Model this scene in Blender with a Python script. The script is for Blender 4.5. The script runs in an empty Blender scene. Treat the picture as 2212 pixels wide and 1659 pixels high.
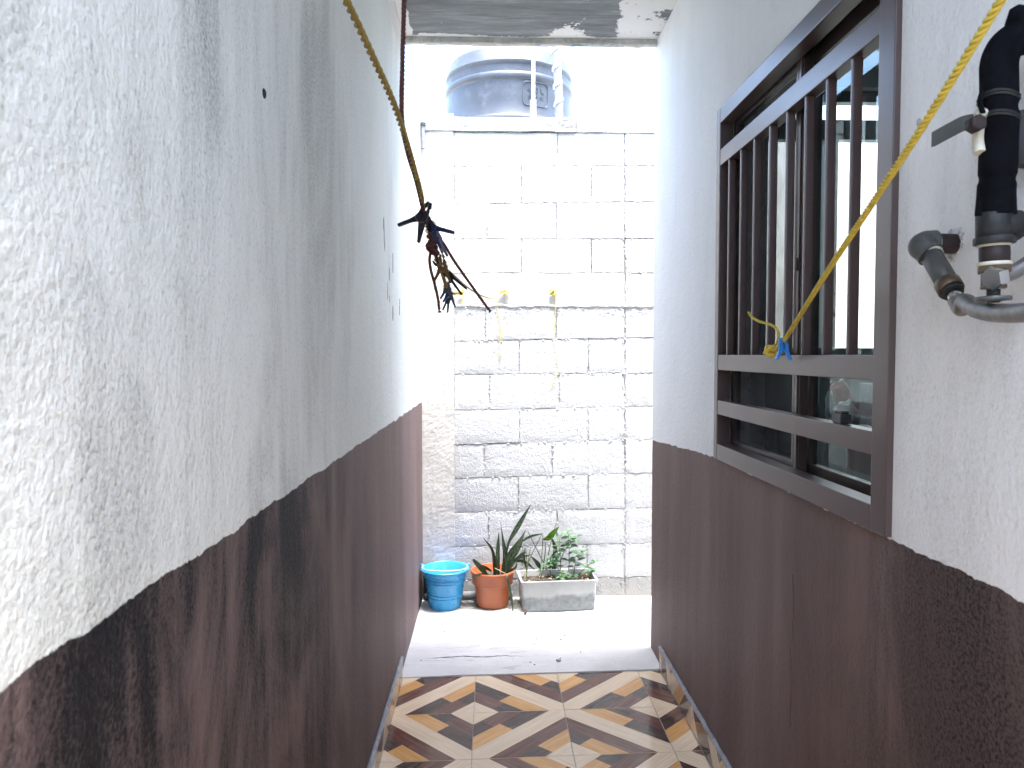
import bpy, bmesh, math, random
from mathutils import Vector, Matrix, noise
R = math.radians
random.seed(7)
scn = bpy.context.scene
COL = scn.collection

# ------------------------------------------------------------------ camera, world, sun, exposure
EYE = Vector((0, 0, 1.42))
PITCH, YAW = R(2.2727), R(1.5740)
FPX, CX, CY = 1600.0, 1106.0, 829.5
cam = bpy.data.cameras.new('camera')
cam.sensor_width = 36.0
cam.lens = FPX / 2212.0 * 36.0
cam.clip_start = 0.02
cam.clip_end = 1000.0
cam.dof.use_dof = True
cam.dof.focus_distance = 2.6
cam.dof.aperture_fstop = 11.0
camo = bpy.data.objects.new('camera', cam)
COL.objects.link(camo)
camo.location = EYE
camo.rotation_euler = (math.pi / 2 - PITCH, 0, -YAW)
scn.camera = camo
CM = camo.rotation_euler.to_matrix()

SUN_DIR = Vector((0.08, -0.20, 0.97)).normalized()      # towards the sun
world = bpy.data.worlds.new('World')
scn.world = world
world.use_nodes = True
wn = world.node_tree.nodes
bg = wn['Background']
sky = wn.new('ShaderNodeTexSky')
sky.sky_type = 'NISHITA'
sky.sun_disc = False
sky.sun_elevation = math.asin(SUN_DIR.z)
sky.sun_rotation = math.atan2(SUN_DIR.x, SUN_DIR.y)
sky.air_density = 1.0
sky.dust_density = 3.0
world.node_tree.links.new(sky.outputs[0], bg.inputs[0])
bg.inputs[1].default_value = 0.15
sl = bpy.data.lights.new('sun', 'SUN')
sl.energy = 1.4
sl.angle = R(24)
sl.color = (1.0, 0.98, 0.95)
so = bpy.data.objects.new('sun', sl)
COL.objects.link(so)
so.rotation_euler = (-SUN_DIR).to_track_quat('-Z', 'Y').to_euler()
so.location = (2, -2, 8)
scn.view_settings.view_transform = 'Standard'
scn.view_settings.look = 'None'
scn.view_settings.gamma = 1.0
scn.view_settings.use_curve_mapping = False
scn.view_settings.exposure = 3.9
scn.render.engine = 'CYCLES'
scn.cycles.max_bounces = 12
scn.cycles.diffuse_bounces = 8
scn.cycles.transparent_max_bounces = 16
scn.cycles.use_denoising = True


# ------------------------------------------------------------------ measured points -> world
def ray(px, py):
    return CM @ Vector(((px - CX) / FPX, -(py - CY) / FPX, -1.0))
def PY(px, py, Y):
    r = ray(px, py); return EYE + r * (Y / r.y)
def PX(px, py, X):
    r = ray(px, py); return EYE + r * (X / r.x)
def PZ(px, py, Z):
    r = ray(px, py); return EYE + r * ((Z - EYE.z) / r.z)


# ------------------------------------------------------------------ materials
class NT:
    def __init__(self, name):
        self.m = bpy.data.materials.new(name)
        self.m.use_nodes = True
        self.t = self.m.node_tree
        self.p = self.t.nodes['Principled BSDF']
        self.out = self.t.nodes['Material Output']
    def n(self, typ, **kw):
        nd = self.t.nodes.new('ShaderNode' + typ)
        for k, v in kw.items():
            setattr(nd, k, v)
        return nd
    def put(self, sock, v):
        if isinstance(v, bpy.types.NodeSocket):
            self.t.links.new(v, sock)
        else:
            sock.default_value = v
    def coord(self, kind='Object', scale=(1, 1, 1), loc=(0, 0, 0), rot=(0, 0, 0)):
        c = self.n('TexCoord'); mp = self.n('Mapping')
        self.put(mp.inputs['Vector'], c.outputs[kind])
        mp.inputs['Scale'].default_value = scale
        mp.inputs['Location'].default_value = loc
        mp.inputs['Rotation'].default_value = rot
        return mp.outputs[0]
    def noise(self, scale, detail=4, rough=0.55, vec=None, dist=0.0):
        nd = self.n('TexNoise')
        nd.inputs['Scale'].default_value = scale
        nd.inputs['Detail'].default_value = detail
        nd.inputs['Roughness'].default_value = rough
        nd.inputs['Distortion'].default_value = dist
        self.put(nd.inputs['Vector'], vec if vec is not None else self.coord())
        return nd.outputs['Fac']
    def ramp(self, fac, stops, interp='LINEAR'):
        nd = self.n('ValToRGB')
        cr = nd.color_ramp
        cr.interpolation = interp
        while len(cr.elements) < len(stops):
            cr.elements.new(0.5)
        for e, (p, c) in zip(cr.elements, stops):
            e.position = p
            e.color = (c, c, c, 1) if not isinstance(c, (tuple, list)) else (*c[:3], 1)
        self.put(nd.inputs[0], fac)
        return nd.outputs[0]
    def mix(self, fac, a, b, mode='MIX'):
        nd = self.n('MixRGB', blend_type=mode)
        for s, v in zip(nd.inputs, (fac, a, b)):
            if not isinstance(v, bpy.types.NodeSocket) and isinstance(v, (tuple, list)):
                v = (*v[:3], 1)
            self.put(s, v)
        return nd.outputs[0]
    def math(self, op, a, b=0.0, clamp=False):
        nd = self.n('Math', operation=op, use_clamp=clamp)
        self.put(nd.inputs[0], a); self.put(nd.inputs[1], b)
        return nd.outputs[0]
    def maprange(self, v, a, b, c=0.0, d=1.0, smooth=True):
        nd = self.n('MapRange')
        if smooth: nd.interpolation_type = 'SMOOTHSTEP'
        self.put(nd.inputs['Value'], v)
        for k, x in zip(('From Min', 'From Max', 'To Min', 'To Max'), (a, b, c, d)):
            self.put(nd.inputs[k], x)
        return nd.outputs[0]
    def xyz(self, vec=None):
        nd = self.n('SeparateXYZ')
        self.put(nd.inputs[0], vec if vec is not None else self.coord())
        return nd.outputs
    def bump(self, h, strength=0.5, dist=0.01, normal=None):
        nd = self.n('Bump')
        nd.inputs['Strength'].default_value = strength
        nd.inputs['Distance'].default_value = dist
        self.put(nd.inputs['Height'], h)
        if normal is not None: self.put(nd.inputs['Normal'], normal)
        return nd.outputs[0]
    def set(self, color=None, rough=None, metal=None, normal=None, spec=None, **kw):
        p = self.p
        if color is not None:
            self.put(p.inputs['Base Color'], (*color, 1) if isinstance(color, (tuple, list)) else color)
        if rough is not None: self.put(p.inputs['Roughness'], rough)
        if metal is not None: self.put(p.inputs['Metallic'], metal)
        if normal is not None: self.put(p.inputs['Normal'], normal)
        if spec is not None: self.put(p.inputs['Specular IOR Level'], spec)
        for k, v in kw.items():
            self.put(p.inputs[k.replace('_', ' ')], v)
        return self.m


def simple(name, color, rough=0.5, metal=0.0, vary=0.12, scale=14, bump=0.0, bscale=120, spec=0.5, dirt=None, bd=0.002):
    a = NT(name)
    f = a.noise(scale, 5, 0.6)
    lo = tuple(c * (1 - vary) for c in color); hi = tuple(min(1, c * (1 + vary)) for c in color)
    c = a.ramp(f, [(0.3, lo), (0.7, hi)])
    if dirt:
        d = a.ramp(a.noise(scale * 2.3, 6, 0.7), [(0.5, 0.0), (0.72, 1.0)])
        c = a.mix(a.math('MULTIPLY', d, 0.7), c, dirt)
    nrm = a.bump(a.noise(bscale, 3, 0.6), bump, bd) if bump else None
    r = a.ramp(a.noise(scale * 1.7, 3), [(0.3, max(0.02, rough - 0.07)), (0.7, min(1, rough + 0.1))])
    return a.set(c, r, metal, nrm, spec)


def wall_paint(name, line_stops, mould, near_shade_y, rough_bump, white=(0.775, 0.80, 0.75)):
    """plaster wall painted pale above and brown below, with mould streaks and a painted falloff of light; line_stops: (y, z) of the paint edge"""
    a = NT(name)
    co = a.coord()
    s = a.xyz(co)
    Y, Z = s[1], s[2]
    # paint edge height along the wall, with a hand-cut wobble
    lz = line_stops[0][1]
    for (y0, z0), (y1, z1) in zip(line_stops, line_stops[1:]):
        lz = a.math('ADD', lz, a.maprange(Y, y0, y1, 0.0, z1 - z0, smooth=False))
    wob = a.math('MULTIPLY', a.math('SUBTRACT', a.noise(9, 6, 0.7), 0.5), 0.034)
    d = a.math('SUBTRACT', Z, a.math('ADD', lz, wob))
    upper = a.maprange(d, -0.0012, 0.0012)
    # vertical runs
    st1 = a.noise(1.0, 6, 0.6, a.coord(scale=(5, 5, 0.55)))
    st2 = a.noise(1.0, 7, 0.65, a.coord(scale=(22, 22, 1.6), loc=(3, 1, 5)))
    cl = a.noise(1.6, 5, 0.6, a.coord(loc=(8, 2, 3)))
    near_shade = a.maprange(Y, near_shade_y[0], near_shade_y[1])  # near end darkened in the colour as falloff of light, besides real mould
    if len(near_shade_y) > 2:
        near_shade = a.math('MULTIPLY', near_shade, a.maprange(Y, near_shade_y[2], near_shade_y[3], 1.0, 0.0))
    sm = a.noise(1.0, 7, 0.62, a.coord(scale=(4, 2.6, 1.15), loc=(2, 7, 1), rot=(0.25, 0, 0)), 0.8)
    run = a.math('ADD', a.math('MULTIPLY', st1, 0.28), a.math('ADD', a.math('MULTIPLY', st2, 0.22), a.math('MULTIPLY', sm, 0.75)))
    fine = a.noise(150, 3, 0.7)
    grain = a.maprange(fine, 0.35, 0.62, 1.0, 0.45)
    # mould on the pale paint
    wm = a.math('MULTIPLY', a.math('MULTIPLY', a.maprange(run, 0.56, 0.80), a.maprange(near_shade, 0, 1, 0.35, 1.0)), mould[0])
    wm = a.math('MULTIPLY', wm, grain, clamp=True)
    wc = a.ramp(cl, [(0.3, tuple(c * 0.93 for c in white)), (0.7, white)])
    wc = a.mix(wm, wc, (0.24, 0.26, 0.245))
    # yellowish and clean runs
    wc = a.mix(a.math('MULTIPLY', a.maprange(st2, 0.55, 0.75), 0.14), wc, (0.62, 0.60, 0.48))
    pit = a.maprange(a.noise(165, 4, 0.64, a.coord(scale=(1, 1, 0.8))), 0.47, 0.36)
    wc = a.mix(a.math('MULTIPLY', pit, a.math('ADD', 0.24 if rough_bump > 0.4 else 0.06, a.math('MULTIPLY', wm, 0.6)), clamp=True), wc, (0.20, 0.21, 0.20))
    # brown
    bcol = a.ramp(st1, [(0.3, (0.135, 0.093, 0.086)), (0.55, (0.175, 0.124, 0.115)), (0.75, (0.220, 0.162, 0.151))])
    bcol = a.mix(a.math('MULTIPLY', a.maprange(st2, 0.60, 0.80), 0.45), bcol, (0.25, 0.20, 0.19))
    bm_ = a.math('MULTIPLY', a.math('MULTIPLY', a.maprange(run, 0.48, 0.72), near_shade), mould[1])
    bcol = a.mix(a.math('MULTIPLY', bm_, a.maprange(fine, 0.3, 0.62, 1.0, 0.6), clamp=True), bcol, (0.010, 0.010, 0.012))
    dots = a.maprange(a.noise(34, 4, 0.8, a.coord(scale=(1, 1, 0.55))), 0.70, 0.76)
    bcol = a.mix(a.math('MULTIPLY', dots, 0.6), bcol, (0.05, 0.034, 0.032))
    col = a.mix(upper, bcol, wc)
    # relief
    h1 = a.noise(165, 4, 0.64, a.coord(scale=(1, 1, 0.8)))
    vo = a.n('TexVoronoi'); vo.inputs['Scale'].default_value = 150 if rough_bump > 0.5 else 90; a.put(vo.inputs['Vector'], a.coord(scale=(1, 1, 0.85)))
    h1 = a.math('ADD', a.math('MULTIPLY', h1, 0.7), a.math('MULTIPLY', vo.outputs['Distance'], -0.45))
    h2 = a.noise(38, 4, 0.6)
    h3 = a.noise(5, 3, 0.5)
    h = a.math('ADD', a.math('MULTIPLY', h1, 1.0), a.math('ADD', a.math('MULTIPLY', h2, 0.9), a.math('MULTIPLY', h3, 1.6)))
    h = a.math('ADD', h, a.math('MULTIPLY', upper, 0.12))
    nrm = a.bump(h, rough_bump, 0.008)
    rg = a.mix(upper, (0.62,) * 3, (0.85,) * 3)
    return a.set(col, rg, 0, nrm, a.maprange(upper, 0, 1, 0.14, 0.3))


M = {}
M['wall_l'] = wall_paint('left_plaster', [(-2, 1.146), (4.4, 1.150)], (0.8, 1.6), (-3.0, -2.5, 1.1, 2.8), 0.42)
M['wall_r'] = wall_paint('right_plaster', [(1.0, 1.065), (2.5, 1.068), (3.52, 1.012)], (0.3, 1.1), (-1.0, -0.5, 0.9, 2.3), 0.3, (0.78, 0.795, 0.80))


def block_mat(name, col, white):
    a = NT(name)
    c1 = a.noise(3.0, 5, 0.6, a.coord('Object'))
    info = a.n('ObjectInfo')
    per = a.maprange(info.outputs['Random'], 0, 1, 0.90, 1.08, smooth=False)
    sp = a.noise(90, 4, 0.75)
    c = a.ramp(c1, [(0.3, tuple(x * 0.86 for x in col)), (0.7, tuple(min(0.9, x * 1.08) for x in col))])
    c = a.mix(a.maprange(sp, 0.56, 0.68, 0.0, 0.55), c, tuple(min(0.86, x * 1.35) for x in col))
    c = a.mix(a.maprange(sp, 0.36, 0.26, 0.0, 0.6), c, tuple(x * 0.5 for x in col))
    pn = a.n('CombineXYZ')
    for i in range(3): a.put(pn.inputs[i], per)
    c = a.mix(1.0, c, pn.outputs[0], 'MULTIPLY')
    h = a.math('ADD', a.noise(150, 4, 0.7), a.math('MULTIPLY', a.noise(45, 3, 0.6), 1.2))
    return a.set(c, 0.9, 0, a.bump(h, 0.7, 0.006), 0.25)


M['block'] = block_mat('grey_block', (0.43, 0.442, 0.46), False)
M['block_dirty'] = block_mat('dirty_block', (0.27, 0.27, 0.265), False)
M['block_sunlit'] = block_mat('sunlit_tone_block', (0.49, 0.49, 0.485), True)  # upper rows lighter: sunlight on them is put into the colour
M['mortar'] = simple('mortar', (0.47, 0.47, 0.465), 0.95, vary=0.2, scale=18, bump=1.0, bscale=110, spec=0.2, bd=0.008)
M['mortar_white'] = simple('upper_mortar', (0.44, 0.437, 0.425), 0.95, vary=0.12, scale=18, bump=1.0, bscale=90, spec=0.2, bd=0.008)  # mortar between the upper rows that carry the sunlit tone
M['mortar_warm'] = simple('old_cement', (0.46, 0.457, 0.44), 0.95, vary=0.12, scale=5, bump=0.4, bscale=90, spec=0.2, dirt=(0.40, 0.39, 0.36), bd=0.004)


def ceiling_mat():
    a = NT('peeling_soffit')
    s = a.xyz()
    edge = a.math('MULTIPLY', a.math('SUBTRACT', a.noise(5, 7, 0.65), 0.5), 0.28)
    dfront = a.math('SUBTRACT', 3.44, s[1])
    front = a.maprange(a.math('ADD', dfront, a.math('MULTIPLY', edge, 0.45)), 0.0, 0.012, 1.0, 0.0)
    left = a.maprange(a.math('ADD', a.math('ADD', s[0], 0.36), a.math('MULTIPLY', edge, 0.3)), 0.0, 0.006, 1.0, 0.0)
    right = a.maprange(a.math('ADD', a.math('SUBTRACT', 0.56, s[0]), edge), 0.0, 0.01, 1.0, 0.0)
    patch = a.maprange(a.noise(3.2, 8, 0.68, a.coord(loc=(1.3, 4.1, 0))), 0.575, 0.59)
    m = a.math('MAXIMUM', a.math('MAXIMUM', front, left), a.math('MAXIMUM', a.math('MULTIPLY', right, a.maprange(a.noise(7, 6, 0.7), 0.40, 0.43)), patch))
    gcol = a.ramp(a.noise(1.0, 7, 0.7, a.coord(scale=(4, 26, 4))), [(0.3, (0.12, 0.13, 0.135)), (0.55, (0.20, 0.215, 0.22)), (0.75, (0.34, 0.355, 0.36))])
    c = a.mix(m, gcol, (0.70, 0.70, 0.68))
    h = a.math('ADD', a.math('MULTIPLY', m, 0.7), a.noise(60, 5, 0.7))
    return a.set(c, 0.9, 0, a.bump(h, 0.6, 0.006), 0.2)


M['soffit'] = ceiling_mat()
M['drip'] = simple('stained_drip', (0.46, 0.46, 0.42), 0.9, vary=0.3, scale=10, bump=0.8, bscale=60, dirt=(0.10, 0.10, 0.10), bd=0.006)
M['coping'] = simple('coping_cement', (0.27, 0.26, 0.235), 0.95, vary=0.25, scale=9, bump=1.0, bscale=60, spec=0.2, dirt=(0.40, 0.38, 0.34), bd=0.008)
M['render'] = simple('outer_render', (0.62, 0.61, 0.58), 0.9, vary=0.08, scale=3, bump=0.5, bscale=60)


def concrete_floor():
    a = NT('concrete_floor')
    big = a.noise(3.0, 6, 0.6)
    sw = a.noise(1.0, 5, 0.6, a.coord(scale=(5, 22, 5)), 1.2)
    c = a.ramp(big, [(0.3, (0.52, 0.515, 0.50)), (0.7, (0.64, 0.635, 0.62))])
    c = a.mix(a.maprange(sw, 0.52, 0.64, 0.0, 0.5), c, (0.66, 0.655, 0.64))
    c = a.mix(a.maprange(sw, 0.40, 0.30, 0.0, 0.45), c, (0.24, 0.235, 0.225))
    s = a.xyz()
    # dark brown blotches around the pots
    dx = a.math('DIVIDE', a.math('SUBTRACT', s[0], 0.02), 0.36)
    dy = a.math('DIVIDE', a.math('SUBTRACT', s[1], 4.14), 0.13)
    rr = a.math('ADD', a.math('MULTIPLY', dx, dx), a.math('MULTIPLY', dy, dy))
    st = a.math('ADD', rr, a.math('MULTIPLY', a.math('SUBTRACT', a.noise(14, 6, 0.7), 0.5), 2.2))
    c = a.mix(a.maprange(st, 1.1, 0.2, 0.0, 0.8), c, (0.11, 0.10, 0.085))
    spk = a.maprange(a.noise(60, 2, 0.5), 0.74, 0.77)
    c = a.mix(a.math('MULTIPLY', spk, 0.6), c, (0.20, 0.18, 0.16))
    h = a.math('ADD', a.noise(1, 5, 0.65, a.coord(scale=(30, 80, 30)), 1.5), a.math('MULTIPLY', a.noise(6, 4), 1.5))
    return a.set(c, 0.82, 0, a.bump(h, 0.45, 0.006), 0.3)


M['concrete'] = concrete_floor()
M['dirt_ground'] = simple('ground_soil', (0.22, 0.19, 0.15), 0.95, vary=0.2, scale=2, bump=0.4, bscale=20)
M['grout'] = simple('grout', (0.30, 0.27, 0.25), 0.9, vary=0.2, scale=30, bump=0.4, bscale=200)
M['bead'] = simple('cement_bead', (0.30, 0.30, 0.305), 0.9, vary=0.2, scale=16, bump=1.0, bscale=90, dirt=(0.14, 0.13, 0.125), bd=0.005)


def wood_tile(name, dark, mid, light):
    a = NT(name)
    uv = a.coord('UV', scale=(3.2, 44, 1))
    info = a.n('ObjectInfo')
    ad = a.n('VectorMath', operation='ADD'); a.put(ad.inputs[0], uv)
    cb = a.n('CombineXYZ'); a.put(cb.inputs[0], a.math('MULTIPLY', info.outputs['Random'], 37.0)); a.put(cb.inputs[2], a.math('MULTIPLY', info.outputs['Random'], 91.0))
    a.put(ad.inputs[1], cb.outputs[0])
    f = a.noise(1.0, 5, 0.6, ad.outputs[0], 0.6)
    c = a.ramp(f, [(0.28, dark), (0.5, mid), (0.74, light)])
    smear = a.noise(16, 4, 0.6)
    rg = a.ramp(smear, [(0.35, 0.07), (0.7, 0.2)])
    return a.set(c, rg, 0, a.bump(a.noise(7, 3), 0.04, 0.01), 0.5)


M['t_cream'] = wood_tile('tile_print_cream', (0.60, 0.46, 0.30), (0.70, 0.55, 0.38), (0.78, 0.63, 0.45))
M['t_tan'] = wood_tile('tile_print_tan', (0.48, 0.23, 0.07), (0.60, 0.32, 0.11), (0.70, 0.41, 0.17))
M['t_red'] = wood_tile('tile_print_redbrown', (0.055, 0.018, 0.012), (0.115, 0.042, 0.028), (0.185, 0.078, 0.055))
M['t_mid'] = wood_tile('tile_print_brown', (0.085, 0.035, 0.025), (0.135, 0.060, 0.045), (0.20, 0.105, 0.082))
M['t_dark'] = wood_tile('tile_print_dark', (0.035, 0.020, 0.016), (0.065, 0.040, 0.033), (0.10, 0.066, 0.056))
TM = ['t_cream', 't_tan', 't_red', 't_mid', 't_dark']

def alu_mat(name, col, rough, metal):
    a = NT(name)
    c = a.ramp(a.noise(5, 4, 0.6), [(0.3, tuple(x * 0.92 for x in col)), (0.7, tuple(x * 1.08 for x in col))])
    spk = a.maprange(a.noise(110, 2, 0.5), 0.73, 0.77, 0.0, 0.6)
    c = a.mix(spk, c, tuple(x * 2.2 for x in col))
    r = a.ramp(a.noise(3, 3, 0.5, a.coord(scale=(1, 1, 4))), [(0.3, rough - 0.02), (0.7, rough + 0.03)])
    return a.set(c, r, metal)


M['alu'] = alu_mat('bronze_aluminium', (0.062, 0.041, 0.038), 0.34, 0.0)
M['alu'].node_tree.nodes['Principled BSDF'].inputs['IOR'].default_value = 1.65
M['alu_dark'] = simple('bronze_aluminium_sash', (0.05, 0.035, 0.033), 0.35, 0.0, vary=0.1, scale=9)
M['gasket'] = simple('black_gasket', (0.012, 0.012, 0.014), 0.6)


def glass_mat():
    a = NT('window_glass')
    fr = a.n('Fresnel'); fr.inputs['IOR'].default_value = 1.50
    tr = a.n('BsdfTransparent'); tr.inputs['Color'].default_value = (0.80, 0.90, 0.89, 1)
    gl = a.n('BsdfGlossy'); gl.inputs['Roughness'].default_value = 0.015; gl.inputs['Color'].default_value = (0.80, 0.95, 0.97, 1)
    df = a.n('BsdfDiffuse'); df.inputs['Color'].default_value = (0.55, 0.58, 0.56, 1)
    mx = a.n('MixShader'); a.put(mx.inputs[0], fr.outputs[0]); a.put(mx.inputs[1], tr.outputs[0]); a.put(mx.inputs[2], gl.outputs[0])
    dust = a.maprange(a.noise(6, 6, 0.7), 0.35, 0.8, 0.015, 0.11)
    m2 = a.n('MixShader'); a.put(m2.inputs[0], dust); a.put(m2.inputs[1], mx.outputs[0]); a.put(m2.inputs[2], df.outputs[0])
    a.put(a.out.inputs[0], m2.outputs[0])
    return a.m


def screen_mat():
    a = NT('insect_screen')
    tr = a.n('BsdfTransparent')
    df = a.n('BsdfDiffuse'); df.inputs['Color'].default_value = (0.055, 0.055, 0.058, 1)
    f = a.maprange(a.noise(5, 5, 0.6), 0.3, 0.7, 0.62, 0.78)
    mx = a.n('MixShader'); a.put(mx.inputs[0], f); a.put(mx.inputs[1], tr.outputs[0]); a.put(mx.inputs[2], df.outputs[0])
    a.put(a.out.inputs[0], mx.outputs[0])
    return a.m


M['glass'] = glass_mat()
M['screen'] = screen_mat()
M['room'] = simple('room_paint', (0.24, 0.28, 0.275), 0.8, vary=0.1, scale=2)
M['bag_white'] = simple('white_plastic_bag', (0.72, 0.73, 0.72), 0.35, vary=0.1, scale=30, bump=0.5, bscale=40, bd=0.01)
M['bag_red'] = simple('red_plastic', (0.62, 0.10, 0.08), 0.35, vary=0.15, scale=30, bump=0.4, bscale=40, bd=0.01)
M['card'] = simple('pale_card', (0.62, 0.62, 0.55), 0.7, vary=0.15, scale=20)
M['teal_frame'] = simple('teal_grey_frame', (0.075, 0.115, 0.12), 0.45, vary=0.1, scale=8)
M['shelf'] = simple('shelf_board', (0.20, 0.21, 0.20), 0.6, vary=0.1, scale=8)
M['black_plastic'] = simple('black_plastic', (0.02, 0.021, 0.022), 0.45, vary=0.2, bump=0.2, bscale=200)

M['rope_y'] = simple('yellow_rope', (0.52, 0.40, 0.055), 0.8, vary=0.18, scale=60, bump=0.7, bscale=600, bd=0.001)
M['rope_y2'] = simple('silhouette_yellow_rope', (0.17, 0.125, 0.026), 0.8, vary=0.25, scale=50, bump=0.7, bscale=600, bd=0.001)  # darker copy of the yellow rope, its backlit silhouette put into the colour
M['rope_r'] = simple('red_brown_cord', (0.050, 0.014, 0.010), 0.85, vary=0.25, scale=50, bump=0.7, bscale=600, bd=0.001)
M['cord_p'] = simple('faded_cord', (0.42, 0.30, 0.17), 0.8, vary=0.2, scale=60)
def plastic(name, col, rough=0.45, spec=0.5): return simple(name, col, rough, vary=0.1, scale=25, bump=0.05, bscale=200, spec=spec)
M['peg_black'] = plastic('peg_black', (0.0025, 0.003, 0.005), 0.5, 0.12)
M['peg_navy'] = plastic('peg_navy', (0.003, 0.007, 0.028), 0.5, 0.12)
M['peg_mauve'] = plastic('peg_mauve', (0.07, 0.062, 0.09), 0.5, 0.12)
M['peg_amber'] = plastic('peg_amber', (0.075, 0.038, 0.008), 0.5, 0.12)
M['peg_grey'] = plastic('peg_grey', (0.06, 0.064, 0.07), 0.5, 0.12)
M['peg_blue'] = plastic('peg_blue', (0.008, 0.045, 0.15), 0.5, 0.12)
M['peg_steel'] = plastic('peg_steel', (0.022, 0.04, 0.075), 0.5, 0.12)
M['peg_sky'] = plastic('peg_bright_blue', (0.015, 0.19, 0.58))
M['wire'] = simple('spring_wire', (0.10, 0.05, 0.045), 0.4, 0.6)
M['bucket'] = simple('blue_bucket_plastic', (0.030, 0.27, 0.54), 0.28, vary=0.08, scale=9, bump=0.06, bscale=40, dirt=(0.06, 0.30, 0.52))
M['bucket_in'] = plastic('deep_blue_plastic', (0.012, 0.12, 0.62))
M['bail'] = plastic('bail_white', (0.55, 0.72, 0.80))
M['pot'] = simple('terracotta_plastic', (0.36, 0.098, 0.036), 0.42, vary=0.12, scale=8, bump=0.06, bscale=30, dirt=(0.29, 0.09, 0.04))
M['soil'] = simple('potting_soil', (0.060, 0.045, 0.034), 0.95, vary=0.5, scale=60, bump=1.0, bscale=120, bd=0.012)
M['litter'] = simple('dead_leaf', (0.36, 0.30, 0.21), 0.8, vary=0.3, scale=40)
M['rust'] = simple('rotten_stick', (0.10, 0.055, 0.035), 0.9, vary=0.3, scale=40, bump=0.6, bscale=200)
M['stone'] = simple('pale_stone', (0.50, 0.49, 0.46), 0.9, vary=0.2, scale=40, bump=0.8, bscale=90)


def planter_mat():
    a = NT('translucent_grey_tub')
    s = a.xyz()
    lvl = a.math('ADD', 0.085, a.math('MULTIPLY', a.math('SUBTRACT', a.noise(9, 6, 0.65), 0.5), 0.10))
    soil = a.maprange(a.math('SUBTRACT', lvl, s[2]), -0.012, 0.02)
    mott = a.noise(40, 5, 0.7)
    low = a.ramp(mott, [(0.3, (0.13, 0.148, 0.155)), (0.7, (0.25, 0.27, 0.277))])
    up = a.ramp(a.noise(8, 5, 0.6), [(0.3, (0.36, 0.37, 0.36)), (0.7, (0.47, 0.48, 0.468))])
    c = a.mix(soil, up, low)
    return a.set(c, 0.38, 0, a.bump(a.noise(25, 3), 0.05, 0.01), 0.5)


M['planter'] = planter_mat()


def snake_mat(name, d, l):
    a = NT(name)
    uv = a.coord('UV', scale=(26, 5, 1))
    f = a.noise(1.0, 5, 0.7, uv, 0.8)
    c = a.ramp(f, [(0.42, d), (0.52, l)])
    s = a.xyz(a.coord('UV'))
    e = a.math('ABSOLUTE', a.math('SUBTRACT', s[1], 0.5))
    c = a.mix(a.maprange(e, 0.40, 0.47, 0.0, 0.5), c, (0.20, 0.22, 0.10))
    return a.set(c, 0.42, 0, a.bump(a.noise(60, 3), 0.1, 0.003), 0.5)


M['snake'] = snake_mat('snake_leaf', (0.010, 0.026, 0.015), (0.085, 0.135, 0.072))
M['snake_light'] = snake_mat('snake_leaf_light', (0.030, 0.062, 0.034), (0.105, 0.160, 0.085))


def leaf_mat(name, a0, b0):
    a = NT(name)
    info = a.n('ObjectInfo')
    f = a.math('ADD', a.math('MULTIPLY', a.noise(30, 4), 0.6), a.math('MULTIPLY', info.outputs['Random'], 0.4))
    c = a.ramp(f, [(0.25, a0), (0.75, b0)])
    a.set(c, 0.45, 0, a.bump(a.noise(120, 3), 0.25, 0.002), 0.4)
    tl = a.n('BsdfTranslucent'); a.put(tl.inputs['Color'], c)
    mx = a.n('MixShader'); mx.inputs[0].default_value = 0.35
    a.put(mx.inputs[1], a.p.outputs[0]); a.put(mx.inputs[2], tl.outputs[0]); a.put(a.out.inputs[0], mx.outputs[0])
    return a.m


M['herb'] = leaf_mat('herb_leaf', (0.055, 0.125, 0.062), (0.115, 0.225, 0.110))
M['bright_leaf'] = leaf_mat('bright_leaf', (0.07, 0.17, 0.02), (0.14, 0.28, 0.04))
M['stem'] = simple('green_stem', (0.075, 0.105, 0.040), 0.6, vary=0.3, scale=30)
M['dark_stem'] = simple('dark_stem', (0.035, 0.045, 0.028), 0.6, vary=0.3, scale=30)
M['dry'] = simple('dry_sheath', (0.40, 0.34, 0.24), 0.8, vary=0.25, scale=30)

M['foam'] = simple('black_foam', (0.0035, 0.004, 0.0055), 0.85, vary=0.4, scale=30, bump=0.5, bscale=180, spec=0.06)
M['tape'] = simple('silver_tape', (0.45, 0.46, 0.47), 0.3, 0.6, bump=0.3, bscale=60)
M['galv'] = simple('galvanised_pipe', (0.085, 0.092, 0.092), 0.5, 0.4, vary=0.2, scale=20, bump=0.2, bscale=150, dirt=(0.10, 0.085, 0.07))
M['galv_dark'] = simple('stained_fitting', (0.022, 0.024, 0.024), 0.55, 0.4, vary=0.3, scale=30, bump=0.3, bscale=150)
M['brown_pipe'] = simple('rusty_nipple', (0.030, 0.021, 0.020), 0.6, 0.4, vary=0.3, scale=30, bump=0.3, bscale=150)
M['ptfe'] = simple('sealing_tape', (0.52, 0.50, 0.40), 0.7, vary=0.1, scale=30)
M['chrome'] = simple('chrome', (0.60, 0.61, 0.62), 0.18, 1.0, vary=0.05)
M['brass'] = simple('worn_brass', (0.14, 0.105, 0.07), 0.4, 0.8, vary=0.2, scale=40)
M['braid'] = simple('braided_hose', (0.20, 0.195, 0.188), 0.38, 0.7, vary=0.25, scale=50, bump=0.7, bscale=500, bd=0.001)
M['meter'] = simple('grey_cast_body', (0.035, 0.037, 0.038), 0.6, vary=0.2, scale=20)
M['insul_grey'] = simple('grey_insulation', (0.17, 0.175, 0.18), 0.85, vary=0.2, scale=40, bump=0.6, bscale=150)
M['pvc'] = simple('white_pvc', (0.78, 0.78, 0.77), 0.35, vary=0.03)
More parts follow.
